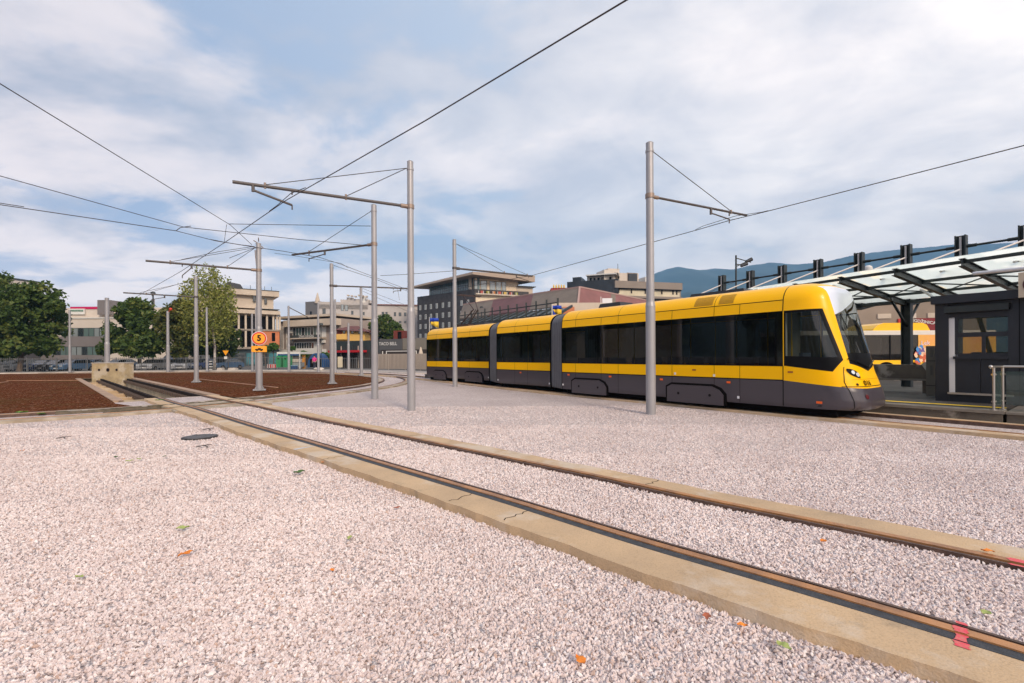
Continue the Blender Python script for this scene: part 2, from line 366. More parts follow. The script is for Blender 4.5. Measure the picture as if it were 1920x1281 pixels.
# ------------------------------------------------------------------ tracks
def wob(seed, amp, base, f=1.0):
    r = random.Random(seed); ph = [r.uniform(0, 6.28) for _ in range(4)]
    return lambda i: base + amp * (math.sin(i * .10 * f + ph[0]) + .6 * math.sin(i * .31 * f + ph[1]) + .5 * math.sin(i * .7 * f + ph[2]) + .4 * math.sin(i * 1.7 * f + ph[3])) / 2 + r.uniform(-.1, .1) * amp
def rail_set(root, path, sgn, g, zt=.09, cm=None, slab=(.08, .50), seed=1, slabw=True, filler=.085):
    s = sgn
    if slabw:
        sp = path
        sl = sweep(sp, s * (g + .05 + (filler if filler else 0)), (lambda i, f=wob(seed, .034, g + slab[1]): s * f(i)), -.05, zt - .004); sl.build('concrete_strip', cm or M_CONC, root)
    rl = sweep(path, s * (g - .015), s * (g + .055), -.05, zt + .008).build('rail', M_RAILH, root)
    if filler: sweep(path, s * (g + .055), s * (g + .05 + filler), -.05, zt - .001).build('filler_strip', M_RUBBER, rl)
    sweep(path, s * (g - .05), s * (g - .015), -.05, zt - .03).build('groove', M_BLACK, rl)
    sweep(path, s * (g - .075), s * (g - .05), -.05, zt + .003).build('guard_lip', mat('lip_rust', (.12, .075, .06), .5, metal=.3, var=.3, vscale=8), rl)
def near(path, lo, hi): return [p for p in path if lo(p) and hi(p)]
fgt = thing('tram_track', 'foreground tram track running diagonally from the pit to the lower right corner', 'tram track', (0, 5.5, 0))
FGV = [p for p in FGC if (p - Vector((PC.x, PC.y, 0))).dot(D.to_3d()) > .25]
ic = min(range(len(FGV)), key=lambda i: (FGV[i] - Vector((-9.6, 15.0, 0))).length)
# travel goes towards the camera, so left of travel = the far (right) rail
rail_set(fgt, FGV, 1, .70, slab=(0, .40), seed=3, filler=0)
rail_set(fgt, FGV, -1, .70, slab=(0, .50), seed=5)
infill = sweep(FGV[ic + 1:], -.61, .61, -.05, .055); o = infill.build('gravel_infill', M_GRAVEL); o['kind'] = 'structure'
infill = sweep(FGV[:ic - 1], -.61, .61, -.05, .055); o = infill.build('gravel_infill', M_GRAVEL); o['kind'] = 'structure'
# cracks across the strips
ckn = []
def crack(i, s, g0, g1, wd=.012, z=.0872, jit=.03):
    ck = MB(); p = FGV[i]; d = (FGV[i + 1] - FGV[i - 1]).normalized(); n = Vector((-d.y, d.x, 0)) * s; prev = None; K = 7
    for k in range(K + 1):
        q = p + n * (g0 + (g1 - g0) * k / K) + d * random.uniform(-jit, jit)
        if prev is not None: ck.add([(prev.x, prev.y, z), (q.x, q.y, z), (q.x + d.x * wd, q.y + d.y * wd, z), (prev.x + d.x * wd, prev.y + d.y * wd, z)], [(0, 1, 2, 3)])
        prev = q
    ck.build('crack', M_BLACK, fgt)
for px, py, s in ((985, 965, -1), (905, 920, -1), (640, 855, -1), (1215, 905, 1), (790, 815, 1), (440, 785, -1)):
    q = gz(px, py, .09); i = min(range(2, len(FGV) - 2), key=lambda i: (FGV[i] - Vector((q.x, q.y, 0))).length); crack(i, s, .76 if s > 0 else .84, 1.08 if s > 0 else 1.17)
q = gz(578, 839, .09); i = min(range(2, len(FGV) - 2), key=lambda i: (FGV[i] - Vector((q.x, q.y, 0))).length)
d = (FGV[i + 1] - FGV[i - 1]).normalized(); n_ = Vector((-d.y, d.x, 0)); mb = MB(); a = FGV[i] - n_ * .84; b = FGV[i] - n_ * 1.19
mb.add([(a.x, a.y, .0885), (b.x, b.y, .0885), (b.x + d.x * .10, b.y + d.y * .10, .0885), (a.x + d.x * .03, a.y + d.y * .03, .0885)], [(0, 1, 2, 3)])
mb.build('pale_joint', mat('pale_mortar', (.55, .56, .58), .8), fgt)
LOOP = [(-30, .0), (-19, 7.2), (-13.4, 11.9), (-11.5, 13.5), (-9.9, 15.8), (-8.8, 18.5), (-7.9, 21.2), (-7.3, 24.2), (-7.35, 27.6), (-8.1, 31.2), (-9.9, 35.3), (-13.2, 39.8), (-18.5, 44.4), (-26, 47.6), (-36, 49), (-52, 47.5)]
LP = smooth_path(LOOP, .5)
lpt = thing('tram_track', 'curved tram loop track sweeping round the brown bed on the left', 'tram track', (-8.8, 18.5, 0))
rail_set(lpt, LP, -1, .7175, zt=.075, cm=M_CONCL, slab=(0, .42), seed=8, filler=0); rail_set(lpt, LP, 1, .7175, zt=.075, cm=M_CONCL, slab=(0, .40), seed=9, filler=0)
# crossing slab where the two tracks meet, with shallow puddled channel
cr = thing('track_crossing', 'flat concrete crossing slab with wet steel channels where the two tracks meet', 'track crossing', (-9.6, 14.9, 0))
mb = MB(); c0 = Vector((-9.75, 15.0, 0)); dl = Vector((.62, .785, 0)).normalized()
dd = D.to_3d(); mb.obox(c0 - dl * 1.35 - dd * 1.25 + Vector((0, 0, -.05)), dl * 2.7, dd * 2.5, (0, 0, .118)); mb.build('slab', M_CONCL, cr)
M_WET = mat('wet_channel', (.10, .085, .06), .08, col2=(.16, .13, .09), vscale=6, spec=.8)
seg = [p for p in LP if 12.2 < p.y < 19.5]
sweep(seg, .46, .66, 0, .0885).build('wet_channel', M_WET, cr); sweep(seg[2:-5], -.66, -.52, 0, .0885).build('wet_channel', M_WET, cr)
for i, f in enumerate((.12, .34, .52, .56, .80, .84, .90)):
    k = int(f * (len(seg) - 2)); a = seg[k]; d_ = (seg[k + 1] - a).normalized(); n_ = Vector((-d_.y, d_.x, 0)); mb = MB(); mb.obox(a + n_ * .47, d_ * .12, n_ * .16, (0, 0, .0925)); mb.build('white_glint_wedge', M_KERB, cr)  # pale solid wedges standing in for bright reflections on the wet channel
TTC = [(24, -10), (16.6, .2), (12.2, 6.3), (10.15, 9.2), (7.9, 12.25), (5.5, 15.5), (2.75, 19.15), (.1, 23.0), (-2.4, 27.0), (-4.9, 30.9), (-7.0, 34.0), (-9.6, 37.6), (-13, 41.5), (-17, 44.6)]
TP = smooth_path(TTC, .5)
ttt = thing('tram_track', 'tram track under the yellow tram beside the platform', 'tram track', (5.5, 15.5, 0))
rail_set(ttt, TP, 1, .7175, zt=.075, slab=(0, .40), seed=11, filler=0); rail_set(ttt, TP, -1, .7175, zt=.075, slab=(0, .38), seed=12, filler=0)

# soil beds
def loopedge(o, lo, hi): return [p for p in offs(LP, o) if lo < p.y < hi]
sl = [p for p in offs(LP, .98) if p.x < -11.9 and p.y < 15]
edge_l = pit(PA1, PL - .14); fl = pit(PA0, PL - .14)
soil_l = [(-75, sl[0].y - 10)] + [(p.x, p.y) for p in sl] + [(edge_l.x + .75, edge_l.y - .75), (edge_l.x, edge_l.y), (fl.x, fl.y), (-32.9, 35), (-31, 37.5), (-45.2, 51.0), (-53.0, 46.5), (-75, 43)]
o = sheet('soil_bed', soil_l, .045, M_SOIL); o['kind'] = 'structure'
e1 = pit(PA1, PR + .3); e2 = pit(PA0, PR + .3)
arc = [p for p in offs(LP, 1.14) if p.y > 17.3 and p.x > -27.5]
soil_r = [(e1.x + 1.6, e1.y - 1.3)] + [(p.x, p.y) for p in arc] + [(-45, 50.8), (-31, 37.6), (e2.x, e2.y), (e1.x, e1.y)]
o = sheet('soil_bed', soil_r, .045, M_SOIL); o['kind'] = 'structure'
# pale boards edging in the soil
for a, b, l in ((gz(0, 718, .05), gz(14, 716, .05), 'short pale board at the left edge of the brown bed'), (gz(14, 714, .05), gz(150, 713.5, .05), 'long thin pale board across the left brown bed'),
             (gz(372, 711, .05), gz(520, 727, .05), 'long pale board lying across the brown bed near the sign pole')):
    mb = MB(); mb.bar(a + Vector((0, 0, .0)), b + Vector((0, 0, .0)), .10, .05); tag(mb.build('edging_board', mat('board_brown', (.40, .22, .13), .8, var=.2), None, loc=tuple(a)), l, 'edging board', 'edging boards in the brown beds')
# far kerb, pavement, road
KB = [(-80, 45.4), (-53.6, 47.5), (-49.0, 49.8), (-44.9, 52.4), (-34, 52.9), (-27, 52.3), (-20.5, 51.0), (-15.8, 48.5), (-12.6, 45.5), (-9.5, 42), (-4, 40)]
KP = smooth_path(KB, 1.0); o = sweep(KP, 0, .35, -.02, .13).build('kerb', M_KERB); o['kind'] = 'structure'
o = sweep(KP, .35, 4.0, -.02, .10).build('pavement', M_PAVE); o['kind'] = 'structure'

# ------------------------------------------------------------------ gravel stones, leaves
slabL = [(p.x, p.y) for p in offs(FGV, -1.16)]; slabR = [(p.x, p.y) for p in offs(FGV, 1.06)]
strip_all = slabL + slabR[::-1]
inner = [(p.x, p.y) for p in offs(FGV, -.63)] + [(p.x, p.y) for p in offs(FGV, .63)][::-1]
def stones():
    pts = []
    for y0, y1, dens in ((1.55, 3.2, 3900), (3.2, 5, 3000), (5, 7.5, 1900), (7.5, 10.5, 900), (10.5, 14.5, 300)):
        W = y1 * 1.17 + .3; n = int(2 * W * (y1 - y0) * dens)
        x = rng.uniform(-W, W, n); y = rng.uniform(y0, y1, n)
        k = np.abs(x) < y * 1.15 + .35; x, y = x[k], y[k]
        s = inpoly(x, y, strip_all); inn = inpoly(x, y, inner)
        lp = np.array([(p.x, p.y) for p in LP if -20 < p.x < 0 and p.y < 22])
        far = np.ones(len(x), bool)
        if y1 > 9:
            idx = np.where(y > 9)[0]; dmin = np.min((x[idx, None] - lp[None, :, 0]) ** 2 + (y[idx, None] - lp[None, :, 1]) ** 2, axis=1); far[idx] = dmin > 1.35 ** 2
            tp = np.array([(p.x, p.y) for p in TP if p.y > 5 and p.y < 18]); dmin = np.min((x[idx, None] - tp[None, :, 0]) ** 2 + (y[idx, None] - tp[None, :, 1]) ** 2, axis=1); far[idx] &= dmin > 1.3 ** 2
            far &= ~((x < -11.0) & (y > 13.0))
        tp2 = np.array([(p.x, p.y) for p in TP if p.y < 14]); dmin = np.min((x[:, None] - tp2[None, :, 0]) ** 2 + (y[:, None] - tp2[None, :, 1]) ** 2, axis=1); far &= (dmin > 1.25 ** 2) & ~((x > 9) & (dmin > 2.6) & (x * .803 + y * .595 > 13.7))
        keep = far & (~s | inn); z = np.where(inn & s, .055, 0.0)
        pts.append(np.stack([x[keep], y[keep], z[keep]], 1))
    P = np.concatenate(pts); P[:, 2] += rng.uniform(-.001, .006, len(P))
    me = bpy.data.meshes.new('gravel_stones'); me.vertices.add(len(P)); me.vertices.foreach_set('co', P.astype(np.float32).ravel())
    o = bpy.data.objects.new('gravel_stones', me); C.objects.link(o); tag(o, 'loose pinkish white crushed stones covering the yard', 'gravel', kind='stuff')
    m = bpy.data.materials.new('stone'); m.use_nodes = True; t = m.node_tree; b = t.nodes['Principled BSDF']; b.inputs['Roughness'].default_value = .8; b.inputs['Specular IOR Level'].default_value = .3
    oi = N(t, 'ShaderNodeObjectInfo'); c = ramp(t, oi.outputs['Random'], GPAL, 'CONSTANT')
    g = N(t, 'ShaderNodeNewGeometry'); n = N(t, 'ShaderNodeTexNoise', i_Scale=60.0, i_Detail=3.0); lk(t, g.outputs['Position'], n.inputs[0])
    c = mixc(t, 1.0, c, ramp(t, n.outputs[0], [(.3, (.8, .78, .78)), (.6, (1.05, 1.05, 1.05))]), 'MULTIPLY')
    n = N(t, 'ShaderNodeTexNoise', i_Scale=.8, i_Detail=4.0); lk(t, g.outputs['Position'], n.inputs[0])
    c = mixc(t, 1.0, c, ramp(t, n.outputs[0], [(.3, (.86, .84, .84)), (.7, (1.0, 1.0, 1.0))]), 'MULTIPLY'); lk(t, c, b.inputs['Base Color'])
    gt = bpy.data.node_groups.new('scatter', 'GeometryNodeTree'); gt.interface.new_socket('Geometry', in_out='INPUT', socket_type='NodeSocketGeometry'); gt.interface.new_socket('Geometry', in_out='OUTPUT', socket_type='NodeSocketGeometry')
    gi = gt.nodes.new('NodeGroupInput'); go = gt.nodes.new('NodeGroupOutput'); jn = gt.nodes.new('GeometryNodeJoinGeometry')
    for k in range(5):
        ic_ = gt.nodes.new('GeometryNodeMeshIcoSphere'); ic_.inputs['Radius'].default_value = .0112; ic_.inputs['Subdivisions'].default_value = 2
        sp = gt.nodes.new('GeometryNodeSetPosition'); ns = gt.nodes.new('ShaderNodeTexNoise'); ns.noise_dimensions = '4D'; ns.inputs['W'].default_value = k * 3.7; ns.inputs['Scale'].default_value = 65; ns.inputs['Detail'].default_value = 1
        sb = gt.nodes.new('ShaderNodeVectorMath'); sb.operation = 'SUBTRACT'; sb.inputs[1].default_value = (.5, .5, .5)
        sc = gt.nodes.new('ShaderNodeVectorMath'); sc.operation = 'SCALE'; sc.inputs['Scale'].default_value = .024
        gt.links.new(ns.outputs['Color'], sb.inputs[0]); gt.links.new(sb.outputs[0], sc.inputs[0]); gt.links.new(sc.outputs[0], sp.inputs['Offset'])
        gt.links.new(ic_.outputs[0], sp.inputs[0])
        sm = gt.nodes.new('GeometryNodeSetMaterial'); sm.inputs[2].default_value = m; gt.links.new(sp.outputs[0], sm.inputs[0])
        gg = gt.nodes.new('GeometryNodeGeometryToInstance'); gt.links.new(sm.outputs[0], gg.inputs[0]); gt.links.new(gg.outputs[0], jn.inputs[0])
    ip = gt.nodes.new('GeometryNodeInstanceOnPoints'); gt.links.new(gi.outputs[0], ip.inputs['Points']); gt.links.new(jn.outputs[0], ip.inputs['Instance']); ip.inputs['Pick Instance'].default_value = True
    rv = gt.nodes.new('FunctionNodeRandomValue'); rv.data_type = 'FLOAT_VECTOR'; rv.inputs[0].default_value = (0, 0, 0); rv.inputs[1].default_value = (6.28, 6.28, 6.28)
    rs = gt.nodes.new('FunctionNodeRandomValue'); rs.data_type = 'FLOAT_VECTOR'; rs.inputs[0].default_value = (.55, .48, .40); rs.inputs[1].default_value = (1.55, 1.1, .85); rs.inputs['Seed'].default_value = 5
    gt.links.new(rv.outputs[0], ip.inputs['Rotation']); gt.links.new(rs.outputs[0], ip.inputs['Scale'])
    gt.links.new(ip.outputs[0], go.inputs[0])
    md = o.modifiers.new('scatter', 'NODES'); md.node_group = gt
stones()
LEAVES = [(42, 846, 'o', .05, 'orange leaf alone at the left edge of the gravel'), (218, 858, 'g', .06, 'dark green leaf left of the cluster of leaves'), (232, 862, 'o', .035, 'small orange leaf between two green ones'),
  (243, 866, 'y', .07, 'yellow green leaf in the middle of the leaf cluster'), (260, 862, 'y', .06, 'pale green leaf at the right of the leaf cluster'), (308, 857, 'g', .05, 'dark green leaf right of the leaf cluster'),
  (561, 888, 'g', .11, 'crumpled dark green leaf beside the concrete strip'), (606, 868, 'o', .045, 'orange leaf touching the concrete strip'), (343, 993, 'y', .075, 'yellow green leaf above the orange leaf'),
  (347, 1042, 'o', .075, 'bright orange leaf in the left foreground gravel'), (655, 1011, 'y', .05, 'small pale green leaf in the middle gravel'), (745, 954, 'r', .05, 'reddish leaf near the concrete strip bend'),
  (623, 1071, 'o', .035, 'tiny orange leaf in the lower gravel'), (1088, 1241, 'o', .055, 'curled brown orange leaf at the bottom of the picture'), (1325, 1160, 'r', .05, 'red brown leaf beside the lower concrete strip'),
  (1543, 1017, 'o', .05, 'orange leaf between the rails'), (1848, 1153, 'y', .05, 'pale yellow leaf between the rails'), (1852, 1036, 'o', .06, 'thin orange leaf on the right concrete strip'),
  (1470, 1215, 'y', .055, 'pale green leaf in the bottom right gravel'), (1392, 1175, 'o', .04, 'small orange leaf near the slab edge'), (148, 1084, 'y', .045, 'faded green leaf in the lower left gravel')]
LM = {'o': mat('leaf_orange', (.75, .23, .02), .6, var=.25, vscale=30), 'g': mat('leaf_green', (.07, .14, .03), .6, var=.3, vscale=30), 'y': mat('leaf_pale', (.34, .40, .12), .6, var=.2, vscale=30), 'r': mat('leaf_red', (.42, .12, .06), .6, var=.2, vscale=30)}
for px, py, c, sz, lab in LEAVES:
    sz *= .72
    p = gz(px, py, .035); zb = .1 if 'on the right concrete' in lab else (.085 if 'between the rails' in lab else .035); p = gz(px, py, zb); a = random.uniform(0, 6.28); mb = MB(); n = 9; cs, sn = math.cos(a), math.sin(a); top = []; bot = []; mid = []
    for i in range(n):
        t = i / (n - 1); x = (t - .5) * 2 * sz; wd = sz * .55 * math.sin(math.pi * t ** .8) * (1 + .35 * (i % 2)); h = .25 * sz * math.sin(t * 5 + a)
        for arr, yy, dz in ((top, wd, .22 * sz), (mid, 0, 0), (bot, -wd, .16 * sz)): arr.append((p.x + x * cs - yy * sn, p.y + x * sn + yy * cs, zb + .004 + abs(h) + dz))
    V = top + mid + bot; mb.add(V, [(i, i + 1, n + i + 1, n + i) for i in range(n - 1)] + [(n + i, n + i + 1, 2 * n + i + 1, 2 * n + i) for i in range(n - 1)], True)
    tag(mb.build('fallen_leaf', LM[c], None, loc=(p.x, p.y, zb)), lab, 'leaf', 'fallen leaves on the gravel')
mh = thing('manhole_cover', 'round dark iron manhole cover set in the gravel', 'manhole cover', (-6.25, 9.1, 0)); mb = MB(); mb.tube((-6.25, 9.1, 0), (-6.25, 9.1, .027), .31, n=32); mb.build('frame_ring', M_STEELD, mh)
mb = MB(); mb.tube((-6.25, 9.1, .027), (-6.25, 9.1, .034), .27, n=32)
for i in range(-3, 4): mb.box((-6.25 + i * .07, 9.1, .035), (.02, .4, .006))
mb.build('lid', mat('iron_lid', (.14, .135, .14), .6, metal=.3, var=.3, vscale=20), mh)
M_PINK = mat('pink_spray', (.80, .06, .11), .8, col2=(.62, .20, .17), vscale=45)
for px, py, lab in ((1803, 1206, 'pink spray paint mark across the near rail and concrete strip'), (1912, 1074, 'pink spray paint mark on the far rail at the right edge')):
    p = gz(px, py, .105); i = min(range(2, len(FGV) - 2), key=lambda i: (FGV[i] - Vector((p.x, p.y, 0))).length); d = (FGV[i + 1] - FGV[i - 1]).normalized(); n_ = Vector((-d.y, d.x, 0))
    s = -1 if py > 1100 else 1; mb = MB(); o_ = FGV[i] + d * (p - FGV[i]).dot(d)
    for g0, g1, z, wdt in ((.61, .64, .0975, .05), (.686, .754, .1015, .06), (.757, .835, .0925, .05), (.84, .90, .0895, .06)) if s < 0 else ((.61, .64, .0975, .09), (.686, .754, .1015, .10), (.762, .80, .0895, .06)):
        K = 6
        A = [o_ + n_ * s * (g0 + (g1 - g0) * k / K) + d * (wdt * random.uniform(.35, .6)) for k in range(K + 1)]; B = [o_ + n_ * s * (g0 + (g1 - g0) * k / K) - d * (wdt * random.uniform(.35, .6)) for k in range(K + 1)]
        mb.add([(q.x, q.y, z) for q in A + B], [(k, k + 1, K + 2 + k, K + 1 + k) for k in range(K)])
    tag(mb.build('paint_mark', M_PINK, None, loc=(p.x, p.y, .09)), lab, 'paint mark', 'pink paint marks on the rails')
for px, py, l, lab in ((390, 775, .35, 'dark twig lying beside the concrete strip'), (388, 806, .2, 'short dark twig above the manhole cover'), (380, 838, .22, 'dark twig below the manhole cover'), (115, 822, .2, 'dark twig in the left gravel')):
    p = gz(px, py, .03); mb = MB(); mb.path([(p.x - l / 2, p.y, .03), (p.x, p.y + .04, .05), (p.x + l / 2, p.y - .03, .035)], .009); mb.tube((p.x, p.y + .04, .05), (p.x + .08, p.y + .12, .05), .006)
    tag(mb.build('twig', mat('twig', (.05, .04, .035), .8), None, loc=(p.x, p.y, .03)), lab, 'twig', 'twigs on the gravel')
# ------------------------------------------------------------------ the tram
ZW = [(.28, 1.17), (.34, 1.19), (.5, 1.2), (.8, 1.2), (1.1, 1.2), (1.32, 1.2), (1.7, 1.2), (2.2, 1.2), (2.72, 1.195), (3.0, 1.17), (3.08, 1.145), (3.16, 1.10), (3.24, 1.03), (3.31, .94), (3.37, .82), (3.42, .64), (3.45, .4), (3.465, .02)]
ZS = [(.28, 1.58), (.34, 1.66), (.5, 1.67), (.77, 1.60), (.80, 1.575), (1.0, 1.51), (1.19, 1.44), (1.5, 1.38), (2.0, 1.25), (2.72, 1.07), (3.0, 1.0), (3.16, .96), (3.24, .92), (3.31, .85), (3.37, .72), (3.42, .52), (3.45, .30), (3.465, .05)]
def interp(T_, z):
    for (a, b), (c, d) in zip(T_[:-1], T_[1:]):
        if z <= c: return b + (d - b) * max(0, (z - a)) / (c - a)
    return T_[-1][1]
class Frame:
    def __init__(s, o, d): s.o = Vector((*o, 0)); s.d = Vector((*d, 0)).normalized(); s.n = Vector((-s.d.y, s.d.x, 0))
    def __call__(s, a, t, z): return s.o + s.d * a + s.n * t + Vector((0, 0, z))
def sec_px(F, px, t=0.0):
    """distance along a section at which its side shows at column px"""
    r = (px - 960) / FPX; o = F.o + F.n * t
    return (r * o.y - o.x) / (F.d.x - r * F.d.y)
F3 = Frame((6.91, 11.6), (.595, -.803)); F2 = Frame((1.65, 19.5), (.62, -.785)); F1 = Frame((-1.24, 24.55), (.628, -.778))
NE = 3.6
def nose_s(t, z):
    w_ = interp(ZW, z); q = min(1, abs(t - 1.2) / w_); return interp(ZS, z) * (1 - q ** NE) ** (1 / NE)
tram = thing('tram', 'long yellow and grey three-section tram standing at the platform', 'tram', tuple(F3(-3, 1.2, 0)))
def faces_to(bm, faces, F, name, m, parent, smooth=True, shrink=None):
    mb = MB(); idx = {}; vs = []; fs = []
    for f in faces:
        l = []
        for v in f.verts:
            if v.index not in idx: idx[v.index] = len(vs); vs.append(F(*v.co))
            l.append(idx[v.index])
        fs.append(tuple(l))
    mb.add(vs, fs, smooth); return mb.build(name, m, parent)
def shell(s0, s1, nose):
    bm = bmesh.new(); zs = []
    for (a, b), (c, d) in zip(ZW[:-1], ZW[1:]):
        k = (max(1, round((c - a) / .05)) if nose else 1)
        zs += [a + (c - a) * i / k for i in range(k)]
    zs.append(ZW[-1][0]); rows = []
    for z in zs:
        w_ = interp(ZW, z); row = []
        if nose:
            Sz = interp(ZS, z); K = 60
            row.append((s0, 1.2 - w_)); 
            for k in range(1, 6): row.append((s0 * (1 - k / 6), 1.2 - w_))
            for k in range(-K, K + 1):
                ph = math.pi / 2 * k / K; c_, s_ = max(0, math.cos(ph)), math.sin(ph)
                row.append((Sz * c_ ** (2 / NE), 1.2 + w_ * math.copysign(abs(s_) ** (2 / NE), s_)))
            for k in range(5, 0, -1): row.append((s0 * (1 - k / 6), 1.2 + w_))
            row.append((s0, 1.2 + w_))
            rows.append([bm.verts.new((a, t, z)) for a, t in row])
        else: rows.append([[bm.verts.new((a, 1.2 + q * w_, z)) for a in (s0, (s0 + s1) / 2, s1)] for q in (-1, 1)])
    if nose:
        for r, q in zip(rows[:-1], rows[1:]):
            for i in range(len(r) - 1): bm.faces.new((r[i], r[i + 1], q[i + 1], q[i]))
    else:
        for r, q in zip(rows[:-1], rows[1:]):
            for sd in (0, 1):
                for i in range(2):
                    v = (r[sd][i], r[sd][i + 1], q[sd][i + 1], q[sd][i]); bm.faces.new(v if sd == 0 else v[::-1])
    return bm
def cut(bm, co, no):
    bmesh.ops.bisect_plane(bm, geom=bm.verts[:] + bm.edges[:] + bm.faces[:], dist=1e-5, plane_co=co, plane_no=no)
WZ0, WZ1, YZ = 1.32, 2.72, .95
def side_of(a, b, p):   # >0 left of a->b in (s,z)
    return (b[0] - a[0]) * (p[1] - a[1]) - (b[1] - a[1]) * (p[0] - a[0])
CABP = [(.02, 1.32), (1.05, 1.19), (1.215, 1.47), (.83, 2.72), (.02, 2.72)]
PANE = [(.06, 1.57), (1.12, 1.53), (.77, 2.66), (.06, 2.66)]
WSP = [(.40, 1.38), (1.2, 1.19), (2.0, 1.38), (2.04, 3.30), (.36, 3.30)]       # (t,z)
SKY_EDGE = [(.0, 2.45), (2.4, 3.22)]  # slanted lower edge of the sky reflection shaped into the windscreen
def section(F, s0, s1, seams, nose=False, bogies=(), label=None):
    bm = shell(s0, s1, nose)
    cut(bm, (0, 0, WZ0), (0, 0, 1)); cut(bm, (0, 0, WZ1), (0, 0, 1))
    for a in seams: cut(bm, (a, 0, 0), (1, 0, 0))
    if nose:
        cut(bm, (0, 0, 0), (1, 0, 0)); cut(bm, (.06, 0, 0), (1, 0, 0)); cut(bm, (0, 0, YZ), (.10, 0, 1)); 
        for P in (CABP, PANE):
            for i in range(len(P)):
                a, b = P[i], P[(i + 1) % len(P)]
                if abs(a[1] - b[1]) < 1e-6 and a[1] in (WZ0, WZ1): continue
                cut(bm, (a[0], 0, a[1]), (-(b[1] - a[1]), 0, b[0] - a[0]))
        for i in range(len(WSP)):
            a, b = WSP[i], WSP[(i + 1) % len(WSP)]; cut(bm, (0, a[0], a[1]), (0, -(b[1] - a[1]), b[0] - a[0]))
        cut(bm, (0, SKY_EDGE[0][0], SKY_EDGE[0][1]), (0, -(SKY_EDGE[1][1] - SKY_EDGE[0][1]), SKY_EDGE[1][0] - SKY_EDGE[0][0])); cut(bm, (0, 0, 1.63), (0, 0, 1))
    else: cut(bm, (0, 0, YZ), (0, 0, 1))
    bm.verts.index_update(); bm.faces.ensure_lookup_table()
    G = {}
    edges = [s0] + sorted(seams) + [s1 if not nose else 0.0]
    for f in bm.faces:
        c = f.calc_center_median(); s, t, z = c; key = 'body'
        inside = lambda P, p: all(side_of(P[i], P[(i + 1) % len(P)], p) > 0 for i in range(len(P)))
        if nose and s > 0:
            nm = f.normal
            if inside(WSP, (t, z)) and s > nose_s(.36, z) - .04 and z > 1.15:
                key = 'sky_refl' if side_of(SKY_EDGE[0], SKY_EDGE[1], (t, z)) > 0 else ('ws_black' if z < 1.63 else 'ws')
            elif (t < .55 or t > 1.85) and inside(CABP, (s, z)): key = 'pane%d' % (t > 1.2) if inside(PANE, (s, z)) else 'frame'
            elif z < YZ - .10 * s: key = 'skirt'
        elif WZ0 < z < WZ1:
            for i in range(len(edges) - 1):
                if edges[i] < s < edges[i + 1]: key = 'win%d_%d' % (i, t > 1.2)
            if nose and s > -.001: key = 'body'
        elif z < YZ: key = 'skirt'
        G.setdefault(key, []).append(f)
    sec = faces_to(bm, G['body'], F, 'body_section', M_YEL, tram)
    if label: sec['label'] = label
    faces_to(bm, G['skirt'], F, 'skirt', M_GREYP, sec)
    for k in sorted(G):
        if k.startswith('win'): faces_to(bm, G[k], F, 'window', G_TRAM, sec, False)
        if k.startswith('pane'): faces_to(bm, G[k], F, 'cab_window', G_CAB, sec)
    if 'frame' in G:
        for q in (0, 1): faces_to(bm, [f for f in G['frame'] if (f.calc_center_median()[1] > 1.2) == bool(q)], F, 'cab_window_frame', M_BLK, sec)
    if 'ws' in G:
        wsb = faces_to(bm, G['ws'], F, 'windscreen', G_CAB, tram); faces_to(bm, G['ws_black'], F, 'windscreen_base', M_BLK, wsb)
        faces_to(bm, G['sky_refl'], F, 'windscreen_sky_reflection', mat('sky_reflection_metal', (.97, .96, .98), .28, metal=1.0, bump=.03, bscale=2), wsb)  # bright mirror metal in place of glass, imitates the sky reflected there
    bm.free()
    e = s1 if not nose else .0
    # panel gaps on the near and far side
    mb = MB()
    for t, o_ in ((-.003, -1), (2.403, 1)):
        for a in list(seams) + ([0.0] if nose else []):
            wd = .022 if (nose and a == 0.0) else .011
            mb.add([F(a - wd / 2, t, WZ1), F(a + wd / 2, t, WZ1), F(a + wd / 2, 1.2 + o_ * 1.174, 3.0), F(a - wd / 2, 1.2 + o_ * 1.174, 3.0)], [(0, 1, 2, 3)])
            mb.add([F(a - wd / 2, t, .3), F(a + wd / 2, t, .3), F(a + wd / 2, t, WZ0), F(a - wd / 2, t, WZ0)], [(0, 1, 2, 3)])
            for (z0, w0), (z1, w1) in zip(ZW[9:-3], ZW[10:-2]):
                if a in seams[::2] or a == 0.0: mb.add([F(a - wd / 2, 1.2 + o_ * (w0 + .004), z0), F(a + wd / 2, 1.2 + o_ * (w0 + .004), z0), F(a + wd / 2, 1.2 + o_ * (w1 + .004), z1), F(a - wd / 2, 1.2 + o_ * (w1 + .004), z1)], [(0, 1, 2, 3)])
        for z, q in ((3.0, 1.174), (WZ0, 1.203), (YZ, 1.203)):
            hh = .009 if z == 3.0 else .014
            mb.add([F(s0, 1.2 + o_ * q, z - hh), F(e, 1.2 + o_ * q, z - hh), F(e, 1.2 + o_ * q, z + hh), F(s0, 1.2 + o_ * q, z + hh)], [(0, 1, 2, 3)])
    tag(mb.build('panel_gap', M_BLK, sec), kind='stuff')
